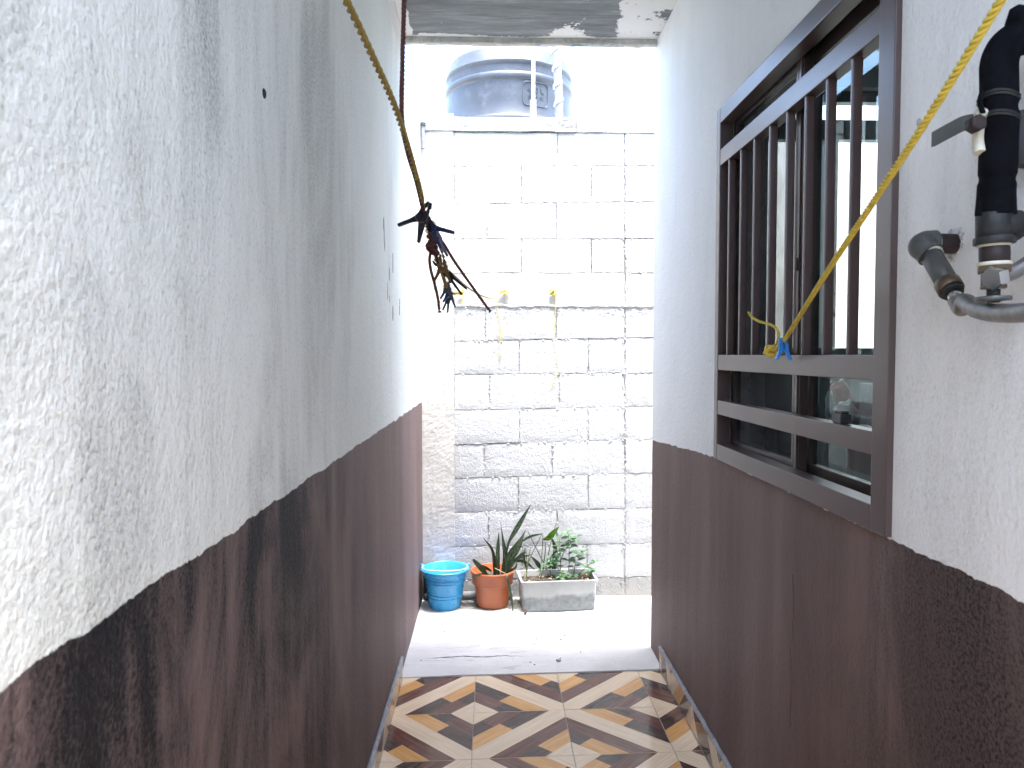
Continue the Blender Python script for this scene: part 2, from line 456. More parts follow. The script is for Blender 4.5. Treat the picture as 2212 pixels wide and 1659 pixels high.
M['tank'] = simple('black_tank_plastic', (0.030, 0.037, 0.047), 0.42, vary=0.2, scale=4, bump=0.05, bscale=8, spec=0.3, dirt=(0.06, 0.068, 0.08))
M['hole'] = simple('shadowed_hole', (0.02, 0.02, 0.02), 0.9)
M['plug'] = simple('grey_wall_plug', (0.33, 0.33, 0.34), 0.6)


# ------------------------------------------------------------------ mesh helpers
def link(name, bm, mats, parent=None, smooth=False, uv=False):
    me = bpy.data.meshes.new(name)
    bm.to_mesh(me); bm.free()
    for m in (mats if isinstance(mats, (list, tuple)) else [mats]):
        me.materials.append(M[m] if isinstance(m, str) else m)
    if smooth:
        for p in me.polygons: p.use_smooth = True
        try: me.set_sharp_from_angle(angle=R(42))
        except Exception: pass
    o = bpy.data.objects.new(name, me)
    COL.objects.link(o)
    if parent is not None:
        o.parent = parent
        pl = parent.location.copy()
        if parent.parent is not None: pl += parent.parent.location
        o.location = -pl          # geometry is written in world coordinates
    return o


def empty(name, loc=(0, 0, 0)):
    o = bpy.data.objects.new(name, None)
    o.empty_display_size = 0.05
    COL.objects.link(o)
    o.location = loc
    return o


def tag(o, label=None, cat=None, group=None, kind=None):
    for k, v in (('label', label), ('category', cat), ('group', group), ('kind', kind)):
        if v: o[k] = v
    return o


def box(bm, lo, hi, bevel=0.0, mi=0):
    lo, hi = Vector(lo), Vector(hi)
    r = bmesh.ops.create_cube(bm, size=1.0)
    vs = r['verts']
    for v in vs:
        v.co = Vector([lo[i] + (v.co[i] + 0.5) * (hi[i] - lo[i]) for i in range(3)])
    fs = {f for v in vs for f in v.link_faces}
    for f in fs: f.material_index = mi
    if bevel:
        es = {e for v in vs for e in v.link_edges}
        bmesh.ops.bevel(bm, geom=list(es), offset=bevel, segments=2, profile=0.7, affect='EDGES')
    return vs


def smooth_path(pts, n=8):
    pts = [Vector(p) for p in pts]
    out = []
    P = [pts[0] * 2 - pts[1]] + pts + [pts[-1] * 2 - pts[-2]]
    for i in range(1, len(P) - 2):
        p0, p1, p2, p3 = P[i - 1:i + 3]
        for k in range(n):
            t = k / n
            out.append(0.5 * ((2 * p1) + (p2 - p0) * t + (2 * p0 - 5 * p1 + 4 * p2 - p3) * t * t + (3 * p1 - p0 - 3 * p2 + p3) * t ** 3))
    out.append(pts[-1])
    return out


def frames(path):
    T = []
    for i in range(len(path)):
        a = path[max(0, i - 1)]; b = path[min(len(path) - 1, i + 1)]
        T.append((b - a).normalized())
    up = Vector((0, 0, 1)) if abs(T[0].z) < 0.9 else Vector((1, 0, 0))
    n = (up - T[0] * up.dot(T[0])).normalized()
    F = []
    for t in T:
        n = (n - t * n.dot(t)).normalized()
        F.append((t, n, t.cross(n)))
    return F


def tube(bm, path, r, seg=10, cap=True, mi=0):
    path = [Vector(p) for p in path]
    F = frames(path)
    rings = []
    for i, (p, (t, n, b)) in enumerate(zip(path, F)):
        rr = r[i] if isinstance(r, (list, tuple)) else r
        rings.append([bm.verts.new(p + (n * math.cos(2 * math.pi * k / seg) + b * math.sin(2 * math.pi * k / seg)) * rr) for k in range(seg)])
    for a, c in zip(rings, rings[1:]):
        for k in range(seg):
            f = bm.faces.new((a[k], a[(k + 1) % seg], c[(k + 1) % seg], c[k])); f.material_index = mi; f.smooth = True
    if cap:
        f = bm.faces.new(rings[0][::-1]); f.material_index = mi
        f = bm.faces.new(rings[-1]); f.material_index = mi


def resample(path, step):
    out = [path[0]]; acc = 0.0
    for a, b in zip(path, path[1:]):
        L = (b - a).length
        d = step - acc
        while d <= L:
            out.append(a + (b - a) * (d / L)); d += step
        acc = L - (d - step)
    return out


def twisted(bm, path, r, pitch, strands=3, seg=6, frac=0.56, jitter=0.0):
    path = resample([Vector(p) for p in path], pitch / 9.0)
    F = frames(path)
    step = pitch / 9.0
    for s in range(strands):
        pts = []
        for i, (p, (t, n, b)) in enumerate(zip(path, F)):
            an = 2 * math.pi * (i * step / pitch + s / strands)
            j = 1 + jitter * (noise.noise(p * 60 + Vector((s * 9, 0, 0))))
            pts.append(p + (n * math.cos(an) + b * math.sin(an)) * r * (1 - frac) * j)
        tube(bm, pts, r * frac, seg)


def fray(bm, p, d, r, n=9, L=0.012):
    rnd = random.Random(int(abs(p.x * 9999) + abs(p.z * 999)))
    for i in range(n):
        dd = (d + Vector((rnd.uniform(-.7, .7), rnd.uniform(-.7, .7), rnd.uniform(-.7, .7)))).normalized()
        tube(bm, [p, p + dd * L * rnd.uniform(.5, 1)], r, 3, False)


def lathe(bm, prof, c, seg=40, mi=0, axis=None):
    c = Vector(c)
    rings = []
    for (r, z) in prof:
        ring = []
        for k in range(seg):
            a = 2 * math.pi * k / seg
            v = Vector((r * math.cos(a), r * math.sin(a), z))
            if axis is not None: v = axis @ v
            ring.append(bm.verts.new(c + v))
        rings.append(ring)
    for a, b in zip(rings, rings[1:]):
        for k in range(seg):
            f = bm.faces.new((a[k], a[(k + 1) % seg], b[(k + 1) % seg], b[k])); f.material_index = mi; f.smooth = True
    return rings


def axis_to(d):
    return Vector(d).normalized().to_track_quat('Z', 'Y').to_matrix()


# ------------------------------------------------------------------ setting: ground, concrete, tile floor
XL, XR = -0.400, 0.766
YEND = 3.50           # end of the right wall and of the slab above
YB = 4.262            # face of the block wall
TOPZ = 2.845           # soffit

bm = bmesh.new(); bmesh.ops.create_grid(bm, x_segments=4, y_segments=4, size=400)
for v in bm.verts: v.co.z = -0.08
tag(link('ground', bm, 'dirt_ground'), kind='structure')

edge = lambda x: 3.212 + 0.042 * (x + 0.4)           # where tiles meet the concrete


def crack_y(x):
    return 3.405 + 0.012 * noise.noise(Vector((x * 9, 0.3, 0))) + 0.007 * noise.noise(Vector((x * 34, 4.3, 0))) + 0.03 * (x + .1)
def crack_w(x):
    return 0.011 * max(0.0, min(1, (x + 0.31) * 9)) * max(0.0, min(1, (0.17 - x) * 6)) * (0.55 + 0.9 * abs(noise.noise(Vector((x * 21, 0, 8)))))

bm = bmesh.new()
xs = [XL - 0.02 + (3.2 - XL) * i / 300 for i in range(301)]
def fz(x, y): return 0.004 + 0.004 * noise.noise(Vector((x * 4, y * 4, 1))) + (0.006 if y > 3.42 else 0.006 * max(0, (y - 3.2) / .22))
def strip(rows):
    vs = [[bm.verts.new((x, y, fz(x, y))) for x, y in row] for row in rows]
    for a, b in zip(vs, vs[1:]):
        for k in range(len(a) - 1): bm.faces.new((a[k], a[k + 1], b[k + 1], b[k]))
    return vs
lo, hi = [], []
for x in xs:
    w = crack_w(x); yc = crack_y(x)
    lo.append((x, yc - w / 2 - 1e-5)); hi.append((x, yc + w / 2 + 1e-5))
strip([[(x, edge(min(x, .77)) + 0.0015) for x in xs], [(x, (edge(min(x, .77)) * .5 + l[1] * .5)) for x, l in zip(xs, lo)], lo])
strip([hi] + [[(x, h[1] + (YB + 0.3 - h[1]) * k / 12) for x, h in zip(xs, hi)] for k in range(1, 13)])
be = [e for e in bm.edges if len(e.link_faces) == 1]
r = bmesh.ops.extrude_edge_only(bm, edges=be)
for v in [g for g in r['geom'] if isinstance(g, bmesh.types.BMVert)]: v.co.z = -0.06
bmesh.ops.recalc_face_normals(bm, faces=bm.faces[:])
for f in bm.faces:
    c = f.calc_center_median()
    if abs(f.normal.z) < 0.5 and 3.34 < c.y < 3.46 and -0.36 < c.x < 0.24: f.material_index = 1  # crack sides take the dark soil colour to stand for shade in the gap
tag(link('concrete_floor', bm, ['concrete', 'soil'], smooth=True), kind='structure')

# tile floor: grout bed and single tiles
bm = bmesh.new()
v = [bm.verts.new(p) for p in ((XL, -2.2, -0.004), (XR, -2.2, -0.004), (XR, edge(XR), -0.004), (XL, edge(XL), -0.004))]
bm.faces.new(v)
r = bmesh.ops.extrude_face_region(bm, geom=bm.faces[:])
for q in [g for g in r['geom'] if isinstance(g, bmesh.types.BMVert)]: q.co.z = -0.05
bmesh.ops.recalc_face_normals(bm, faces=bm.faces[:])
tile_floor = tag(link('tile_floor', bm, 'grout'), kind='structure')


def clip(poly, axis, val, keep_less):
    out = []
    for i in range(len(poly)):
        a, b = poly[i], poly[(i + 1) % len(poly)]
        ia = (a[axis] <= val) if keep_less else (a[axis] >= val)
        ib = (b[axis] <= val) if keep_less else (b[axis] >= val)
        if ia: out.append(a)
        if ia != ib:
            t = (val - a[axis]) / (b[axis] - a[axis])
            out.append((a[0] + (b[0] - a[0]) * t, a[1] + (b[1] - a[1]) * t))
    return out


def pattern():
    """printed inlay of one tile in its unit square: list of (polygon, material index)"""
    res = []
    B = [0.165, 0.44, 0.72]
    def quad(t0, t1, s0, s1):     # s along the diagonal 0..1, t across
        f = lambda s, t: (s - t / 2, s + t / 2)
        return [f(s0, t0), f(s1, t0), f(s1, t1), f(s0, t1)]
    res.append((quad(-B[0], B[0], -0.2, 1.2), 0))
    for sg in (1, -1):
        rows = [[(-0.2, 0.50, 1 if sg > 0 else 2), (0.50, 1.2, 4 if sg > 0 else 3)],
                [(-0.2, 0.44, 4), (0.44, 1.2, 3 if sg > 0 else 1)]]
        for k, row in enumerate(rows):
            for s0, s1, m in row:
                res.append((quad(sg * B[k], sg * B[k + 1], s0, s1), m))
        res.append((quad(sg * B[2], sg * 1.2, -0.2, 1.2), 0))
    out = []
    for poly, m in res:
        for ax in (0, 1):
            poly = clip(poly, ax, 0.0, False)
            if len(poly) >= 3: poly = clip(poly, ax, 1.0, True)
            if len(poly) < 3: break
        if len(poly) >= 3: out.append((poly, m))
    return out


PAT = pattern()
TILEPOS = []


def tile_mesh(corner, du, dv, flip, name, parent, umax=1.0, vmax=1.0, nrm=(0, 0, 1), th=0.006, gap=0.0022):
    """one printed tile: corner + u*du + v*dv, pattern turned by quarter turns, slab edges going down"""
    bm = bmesh.new()
    uvl = bm.loops.layers.uv.new('UVMap')
    corner, du, dv, nrm = Vector(corner), Vector(du), Vector(dv), Vector(nrm)
    gu, gv = gap / du.length, gap / dv.length
    lim = (gu, umax - gu, gv, vmax - gv)
    for poly, m in PAT:
        for _ in range(flip): poly = [(w, 1 - u) for u, w in poly]      # quarter turns, clockwise
        poly = clip(poly, 0, lim[0], False)
        for ax, val, less in ((0, lim[1], True), (1, lim[2], False), (1, lim[3], True)):
            if len(poly) >= 3: poly = clip(poly, ax, val, less)
        if len(poly) < 3: continue
        try: f = bm.faces.new([bm.verts.new(corner + du * u + dv * w) for u, w in poly])
        except ValueError: continue
        f.material_index = m
        for lp, (u, w) in zip(f.loops, poly):
            for _ in range((4 - flip) % 4): u, w = w, 1 - u
            lp[uvl].uv = ((u + w) * 0.5 + m * 3.1, (w - u) * 0.5 + m * 1.7)
    c = [corner + du * u + dv * w for u, w in ((lim[0], lim[2]), (lim[1], lim[2]), (lim[1], lim[3]), (lim[0], lim[3]))]
    dn = [p - nrm * th for p in c]
    tv = [bm.verts.new(p) for p in c]; dvv = [bm.verts.new(p) for p in dn]
    for k in range(4):
        f = bm.faces.new((tv[k], dvv[k], dvv[(k + 1) % 4], tv[(k + 1) % 4])); f.material_index = 0
    return link(name, bm, TM, parent)


colx = [-0.400, -0.072, 0.289, 0.653, 1.015]
rowd = 0.338
for j in range(0, 9):
    for i in range(4):
        x0, x1 = colx[i], colx[i + 1]
        y_far = edge(x0) - j * rowd
        sk = 0.042 * (x1 - x0)
        umax = 1.0
        if i == 3: umax = (XR - 0.012 - x0) / (x1 - x0)
        dz = random.uniform(-0.0006, 0.0006)
        # node parity: the bands meet at (column 2, first row line)
        flip = {(0, 0): 2, (1, 0): 3, (1, 1): 0, (0, 1): 1}[(i % 2, j % 2)]
        tile_mesh((x0, y_far - rowd, dz), (x1 - x0, sk, 0), (0, rowd, 0), flip, 'tile', tile_floor, umax=umax, gap=0.0016 if i else 0.001)


# ------------------------------------------------------------------ left wall
lw = empty('house_wall', (XL, 1.0, 0))
tag(lw, 'long left wall of rough pale plaster above dark mouldy brown paint', 'wall')
bm = bmesh.new()
box(bm, (XL - 0.16, -2.2, -0.06), (XL, YB + 0.35, 2.755))
link('wall', bm, 'wall_l', lw)
bm = bmesh.new(); box(bm, (XL - 0.16, -2.2, 2.7552), (XL - 0.002, YEND + 0.02, 3.06)); link('upper_wall', bm, 'render', lw)


def skirting(wall, x_face, sx, y_end, y_near, ztop, parent_label):
    """100 mm cut tiles on edge, with a rough cement bead on top"""
    h = ztop
    y = y_end; k = 0
    t = 0.012
    while y > y_near:
        L = rowd if k else 0.205
        y2 = y - L
        xf = x_face + sx * t
        tile_mesh((xf, y2, 0.002), (0, L, 0), (0, 0, 0.36), (k * 3) % 4, 'skirting_tile', wall, vmax=(h - 0.004) / 0.36, nrm=(sx, 0, 0), th=t - 0.0005)
        y = y2; k += 1
    bm = bmesh.new()
    n = int((y_end - y_near) / 0.02)
    pts = []; rad = []
    for i in range(n + 1):
        yy = y_end + 0.004 - (y_end - y_near) * i / n
        pts.append(Vector((x_face + sx * (0.008 + 0.0018 * noise.noise(Vector((yy * 14, sx, 0)))), yy, h + 0.0015 * noise.noise(Vector((yy * 11, 0, sx))))))
        rad.append(0.0085 + 0.0018 * noise.noise(Vector((yy * 30, 2, sx))))
    tube(bm, pts, rad, 8)
    for i in range(40):
        yy = random.uniform(y_near, y_end)
        bmesh.ops.create_icosphere(bm, subdivisions=1, radius=random.uniform(.002, .0045), matrix=Matrix.Translation((x_face + sx * random.uniform(0.003, 0.012), yy, h + 0.008)))
    link('cement_bead', bm, 'bead', wall, smooth=True)


skirting(lw, XL, 1, 3.19, -1.6, 0.100, 'left')
# chipped plaster near the far end, and a nail hole
for k in range(11):
    bm = bmesh.new()
    y = random.uniform(2.75, 3.25); z = 1.86 - (y - 2.75) * 0.55 + random.uniform(-0.13, 0.10)
    hgt = random.uniform(.015, .05); wd = random.uniform(.006, .016)
    n = 9
    f = [bm.verts.new((XL + 0.0012, y + wd * math.cos(a) * random.uniform(.5, 1), z + hgt * math.sin(a) * random.uniform(.6, 1))) for a in [2 * math.pi * q / n for q in range(n)]]
    fc = bm.faces.new(f)
    r = bmesh.ops.extrude_face_region(bm, geom=[fc])
    for q in [g for g in r['geom'] if isinstance(g, bmesh.types.BMVert)]: q.co.x -= 0.003
    bmesh.ops.recalc_face_normals(bm, faces=bm.faces[:])
    link('plaster_chip', bm, 'mortar' if k % 3 else 'bead', lw)
p = PX(570, 202, XL)
bm = bmesh.new()
lathe(bm, [(0.0001, 0.001), (0.0045, 0.001), (0.0065, 0.0025), (0.0085, 0.0012), (0.0095, -0.001)], p, 12, axis=axis_to((1, 0, 0)))
tag(link('wall_hole', bm, 'hole'), 'small dark drill hole in the left pale wall', 'hole')


# ------------------------------------------------------------------ right wall with window
rw = empty('house_wall', (XR, 2.0, 0))
tag(rw, 'right house wall painted white above brown, holding a barred window', 'wall')
WN, WF, WB, WT = 1.386, 2.487, 1.070, 2.232      # window: near, far, bottom, top
TH = 0.16
bm = bmesh.new()
ymin, ztop_r = -2.2, 3.06
def gridbox(lo, hi): box(bm, lo, hi)
gridbox((XR, ymin, -0.06), (XR + TH, WN + 0.004, ztop_r))
gridbox((XR, WF - 0.004, -0.06), (XR + TH, YEND, ztop_r))
gridbox((XR, WN + 0.004, -0.06), (XR + TH, WF - 0.004, WB + 0.004))
gridbox((XR, WN + 0.004, WT - 0.004), (XR + TH, WF - 0.004, ztop_r))
bmesh.ops.remove_doubles(bm, verts=bm.verts[:], dist=1e-5)
wall_r = link('wall', bm, 'wall_r', rw)
# return face of the house along the courtyard and the dark room behind the window
bm = bmesh.new()
OX0, OX1, OZ0, OZ1 = 1.18, 2.45, 1.40, 2.62       # opening of the courtyard window of the same room
for lo, hi in (((XR + TH + 0.001, -0.06), (OX0, ztop_r)), ((OX1, -0.06), (3.4, ztop_r)), ((OX0, -0.06), (OX1, OZ0)), ((OX0, OZ1), (OX1, ztop_r))):
    box(bm, (lo[0], YEND - 0.16, lo[1]), (hi[0], YEND - 0.001, hi[1]))
link('return_wall', bm, 'render', rw)
bm = bmesh.new()
x0, x1, y0, y1, z0, z1 = XR + TH + 0.002, 3.2, -0.6, YEND - 0.165, -0.02, 2.7
def wq(*pts): bm.faces.new([bm.verts.new(p) for p in pts])
wq((x1, y0, z0), (x1, y1, z0), (x1, y1, z1), (x1, y0, z1))
wq((x0, y0, z0), (x0, y0, z1), (x1, y0, z1), (x1, y0, z0))
for a0, b0, a1, b1 in ((x0, z0, OX0, z1), (OX1, z0, x1, z1), (OX0, z0, OX1, OZ0), (OX0, OZ1, OX1, z1)):
    wq((a0, y1, b0), (a1, y1, b0), (a1, y1, b1), (a0, y1, b1))
wq((x0, y0, z0), (x1, y0, z0), (x1, y1, z0), (x0, y1, z0))
wq((x0, y0, z1), (x0, y1, z1), (x1, y1, z1), (x1, y0, z1))
link('room_lining', bm, 'room', rw)
bm = bmesh.new()
for lo, hi in (((OX0, OZ0), (OX0 + .05, OZ1)), ((OX1 - .05, OZ0), (OX1, OZ1)), ((OX0 + .0505, OZ0), (OX1 - .0505, OZ0 + .05)), ((OX0 + .0505, OZ1 - .05), (OX1 - .0505, OZ1)),
               ((1.52, OZ0 + .0505), (1.585, 2.40)), ((OX0 + .0505, 2.401), (OX1 - .0505, 2.49)), ((2.0, OZ0 + .0505), (2.06, 2.40))):
    box(bm, (lo[0], YEND - 0.12, lo[1]), (hi[0], YEND - 0.07, hi[1]), 0.002)
o = link('courtyard_window_frame', bm, 'teal_frame', rw)
for pxs in ([(1712, 1240), (1714, 1300), (1711, 1390)], [(1708, 1400), (1709, 1480), (1707, 1570)]):
    P = smooth_path([PX(a, b, XR - 0.0002) for a, b in pxs], 8)
    bm = bmesh.new(); tube(bm, [q + Vector((0, 0.0006 * noise.noise(q * 80), 0)) for q in P], [0.0016 * (0.4 + 0.6 * math.sin(math.pi * (i + .5) / len(P))) for i in range(len(P))], 5)
    link('paint_run', bm, 'rust', rw)
skirting(rw, XR, -1, 3.27, -1.6, 0.100, 'right')

FX = XR - 0.013            # front plane of the frame
FD = 0.045                 # depth of the frame members
MB_ = 0.048
win = empty('window', (XR, 2.0, 1.6)); win.parent = rw; win.location = (0, 0, 1.6)
def wpart(name, boxes, mat='alu', bev=0.0025):
    bm = bmesh.new()
    for lo, hi in boxes: box(bm, lo, hi, bev)
    return link(name, bm, mat, win, smooth=False)
NI, FI = WN + 0.058, WF - 0.034       # inner edges of the stiles
# sub-parts of the window
wpart('jamb', [((FX, WN, WB), (FX + FD, NI, WT))])
wpart('jamb', [((FX, FI, WB), (FX + FD, WF, WT))])
wpart('head', [((FX + .0006, NI + .0003, WT - 0.050), (FX + FD, FI - .0003, WT))])
wpart('sill', [((FX + .0006, NI + .0003, WB), (FX + FD, FI - .0003, WB + 0.052))])
# rails of the grille
for zt, zb in ((2.095, 2.043), (1.419, 1.369), (1.268, 1.221)):
    wpart('rail', [((FX + .0015, NI + .0003, zb), (FX + 0.036, FI - .0003, zt))])
# bars
bars_y = [2.376, 2.263, 2.149, 2.028, 1.911, 1.798, 1.684, 1.566]
for y in bars_y:
    wpart('bar', [((FX + 0.004, y - 0.011, 1.4195), (FX + 0.026, y - 0.0005, 2.0425))], bev=0.003)
# sliding sashes behind
SX = FX + 0.062
mid = 1.93
wpart('track', [((FX + FD + .0005, NI - 0.01, WB + 0.002), (FX + FD + 0.06, FI + 0.012, WB + 0.018)),
                ((FX + FD + .0005, NI - 0.01, WT - 0.020), (FX + FD + 0.06, FI + 0.012, WT - 0.002))], 'alu_dark', 0.001)
def sash(ya, yb, xa, w=0.032):
    za, zb = WB + 0.0185, WT - 0.0205
    wpart('sash', [((xa, ya, za), (xa + 0.022, ya + w, zb)), ((xa, yb - w, za), (xa + 0.022, yb, zb)),
                   ((xa + .0004, ya + w, za), (xa + 0.0216, yb - w, za + 0.045)), ((xa + .0004, ya + w, zb - 0.04), (xa + 0.0216, yb - w, zb))], 'alu_dark', 0.0012)
sash(mid - 0.02, FI + 0.008, FX + 0.050)
sash(NI - 0.010, mid + 0.018, FX + 0.080)
wpart('interlock', [((FX + 0.046, mid - 0.012, WB + 0.02), (FX + 0.0498, mid + 0.003, WT - 0.022)), ((FX + 0.046, mid + 0.006, WB + 0.02), (FX + 0.0498, mid + 0.018, WT - 0.022))], 'alu', 0.0008)
bm = bmesh.new(); wq((FX + 0.060, mid + 0.01, WB + 0.06), (FX + 0.060, FI - 0.022, WB + 0.06), (FX + 0.060, FI - 0.022, WT - 0.06), (FX + 0.060, mid + 0.01, WT - 0.06))
link('insect_screen', bm, 'screen', win)
for n_, ya, yb, xx in (('glass_pane', mid + 0.0, FI + 0.0, 0.112), ('glass_pane', NI + 0.02, mid - 0.012, 0.090)):
    bm = bmesh.new(); wq((FX + xx, ya, WT - 0.058), (FX + xx, yb, WT - 0.058), (FX + xx, yb, WB + 0.06), (FX + xx, ya, WB + 0.06))
    bm.faces.ensure_lookup_table(); bm.normal_update()
    if bm.faces[0].normal.x > 0: bmesh.ops.reverse_faces(bm, faces=bm.faces[:])
    link(n_, bm, 'glass', win)
wpart('latch', [((FX + 0.040, mid - 0.006, 1.640), (FX + 0.046, mid + 0.004, 1.672))], 'alu', 0.001)

# things in the room behind the lower glass
def lump(name, c, s, mat, seed, parent=None, amp=.22):
    bm = bmesh.new(); bmesh.ops.create_icosphere(bm, subdivisions=3, radius=1)
    for v in bm.verts:
        k = 1 + amp * noise.noise(v.co * 2.1 + Vector((seed, 0, 0))) + amp * .5 * abs(noise.noise(v.co * 5 + Vector((0, seed, 0))))
        v.co = Vector(c) + Vector((v.co.x * s[0], v.co.y * s[1], v.co.z * s[2])) * k
    return link(name, bm, mat, parent, smooth=True)
SZ = PX(1830, 936, 1.13).z
sh = empty('shelf', (1.2, 2.35, 0)); tag(sh, 'grey shelf inside the room just behind the window glass', 'shelf')
bm = bmesh.new(); box(bm, (1.06, 1.85, SZ - .024), (1.42, 2.85, SZ), 0.002); link('board', bm, 'shelf', sh)
for lx, ly in ((1.09, 1.88), (1.09, 2.79), (1.36, 1.88), (1.36, 2.79)):
    bm = bmesh.new(); box(bm, (lx, ly, -.02), (lx + .03, ly + .03, SZ - .0245), 0.002); link('leg', bm, 'shelf', sh)
c = PX(1828, 888, 1.13)
bag = empty('plastic_bag', (c.x, c.y, SZ)); tag(bag, 'crumpled white plastic bag on the shelf behind the window glass', 'bag')
lump('bag_body', (c.x, c.y, SZ + .045), (0.032, 0.062, 0.052), 'bag_white', 3, bag, .45)
c2 = PX(1796, 862, 1.12)
lump('bag_handle', (c2.x, c2.y + .01, SZ + .075), (0.012, 0.022, 0.050), 'bag_white', 5, bag, .4)
c = PX(1815, 842, 1.20)
tag(lump('red_bundle', (c.x, c.y, SZ + .10), (0.034, 0.042, 0.062), 'bag_red', 8), 'round pink red bundle standing behind the white bag, seen through the glass', 'bundle')
c = PX(1864, 915, 1.09)
tag(lump('red_bundle', (c.x, c.y - .01, SZ + .018), (0.030, 0.055, 0.026), 'bag_red', 12), 'low flat red bundle lying at the near end of the indoor shelf', 'bundle')
c = PX(1868, 842, 1.24)
bm = bmesh.new(); box(bm, (c.x, c.y - .07, SZ + .001), (c.x + .012, c.y + .035, SZ + .155), 0.001)
tag(link('paper_sheet', bm, 'bag_white'), 'white paper sheet standing at the near end of the indoor shelf', 'paper')
c = PX(1770, 985, 1.052)
bm = bmesh.new(); box(bm, (1.0535, c.y - .045, c.z - .045), (1.0565, c.y + .042, SZ - .002), 0.0006)
tag(link('card', bm, 'card'), 'pale card hanging on the front edge of the indoor shelf beside the mullion', 'card')
p = PX(1817, 914, FX + 0.018)
bm = bmesh.new()
box(bm, (p.x - 0.012, p.y - 0.022, 1.2685), (p.x + 0.012, p.y + 0.018, 1.290), 0.003)
box(bm, (p.x - 0.009, p.y - 0.017, 1.2895), (p.x + 0.009, p.y + 0.013, 1.297), 0.002)
tag(link('black_cap', bm, 'black_plastic'), 'small black ribbed plastic cap resting on the lower window rail', 'cap')


# ------------------------------------------------------------------ slab overhead
slab = empty('roof_slab', (0.2, 2.5, TOPZ)); tag(slab, 'concrete roof slab over the passage with peeling white paint underneath', 'roof')
SLAB_NEAR = 0.14
bm = bmesh.new(); box(bm, (XL + 0.0005, SLAB_NEAR, TOPZ + 0.028), (XR - 0.0005, YEND - 0.001, TOPZ + 0.17)); link('soffit', bm, 'soffit', slab)
bm = bmesh.new()
n = 60
prof = [(0.0, 0.027), (0.0, 0.006), (0.006, 0.0), (0.030, 0.0), (0.036, 0.006), (0.042, 0.027)]
rings = []
for i in range(n + 1):
    x = XL + 0.001 + (XR - XL - 0.002) * i / n
    rings.append([bm.verts.new((x, YEND - 0.045 + py_ + 0.002 * noise.noise(Vector((x * 13, py_ * 40, 0))), TOPZ + pz_ + 0.0035 * noise.noise(Vector((x * 17, py_ * 30, 5))))) for py_, pz_ in prof])
for a, b in zip(rings, rings[1:]):
    for k in range(len(prof) - 1): bm.faces.new((a[k], b[k], b[k + 1], a[k + 1]))
link('drip_edge', bm, 'drip', slab, smooth=True)


bm = bmesh.new(); box(bm, (XL - 0.16, -3.2, -0.06), (3.4, -3.0005, 2.9))  # out of view, added to hold back light from behind
tag(link('added_shade_wall', bm, 'wall_r'), 'unseen wall added behind the viewer to cut light in the passage', 'wall')

# ------------------------------------------------------------------ block wall
bw = empty('block_wall', (0.3, YB, 0)); tag(bw, 'unpainted concrete block wall closing the end of the passage', 'wall')
JL = [257, 285.6, 360, 439, 516, 591, 658.6, 737, 809, 886, 960.6, 1033.5, 1107, 1181, 1252, 1300]
JR = [258, 287, 358, 437, 515.5, 590, 660, 730, 806, 879, 950, 1022.5, 1098, 1174, 1246, 1300]
VJ = {1: [1204], 2: [1126.5, 1278], 3: [1052, 1202], 4: [1126.5, 1278], 5: [], 6: [1049, 1201], 7: [1122, 1271], 8: [1058, 1208],
      9: [1122, 1271], 10: [1046, 1193], 11: [1120, 1271], 12: [1056, 1203], 13: [1128, 1268], 14: [1050, 1200]}
XPIL, XPIER = 981, 1349
def W(px, py): return PY(px, py, YB)
def jy(k, px): return JL[k] + (JR[k] - JL[k]) * (px - 985) / (1349 - 985)


def block(px0, px1, k, mat, seed):
    gx, gy = random.uniform(0.5, 1.6), random.uniform(0.4, 1.5)
    a = W(px0 + gx, jy(k, px0) + gy); b = W(px1 - gx, jy(k, px1) + gy)
    c = W(px1 - gx, jy(k + 1, px1) - gy); d = W(px0 + gx, jy(k + 1, px0) - gy)
    bm = bmesh.new()
    nx, nz = 12, 7
    g = []
    proud = random.uniform(-0.0015, 0.0025)
    for j in range(nz + 1):
        row = []
        for i in range(nx + 1):
            u, v_ = i / nx, j / nz
            q = (a * (1 - u) + b * u) * (1 - v_) + (d * (1 - u) + c * u) * v_
            edge_ = min(i, nx - i, j, nz - j)
            nn = noise.noise(q * 22 + Vector((0, seed, 0)))
            if edge_ == 0:
                q = q + Vector((0.005 * noise.noise(q * 38), 0, 0.005 * noise.noise(q * 38 + Vector((5, 5, 5)))))
            q.y = YB - 0.005 - proud + 0.0016 * nn + (0.0018 + 0.003 * abs(nn) if edge_ == 0 else 0)
            row.append(bm.verts.new(q))
        g.append(row)
    for j in range(nz):
        for i in range(nx): bm.faces.new((g[j][i], g[j + 1][i], g[j + 1][i + 1], g[j][i + 1]))
    be = [e for e in bm.edges if len(e.link_faces) == 1]
    r = bmesh.ops.extrude_edge_only(bm, edges=be)
    for q in [x for x in r['geom'] if isinstance(x, bmesh.types.BMVert)]: q.co.y = YB + 0.02
    bmesh.ops.recalc_face_normals(bm, faces=bm.faces[:])
    return link('block', bm, mat, bw, smooth=True)


for k in range(1, 15):
    cuts = [XPIL] + VJ[k] + [XPIER]
    for i, (p0, p1) in enumerate(zip(cuts, cuts[1:])):
        block(p0, p1, k, 'block_sunlit' if k <= 5 else ('block' if k < 14 else 'block_dirty'), k * 7 + i)
    block(XPIER + 1, 1349 + (150 if k % 2 else 75), k, 'block_sunlit' if k <= 5 else ('block' if k < 14 else 'block_dirty'), k * 7 + 5)
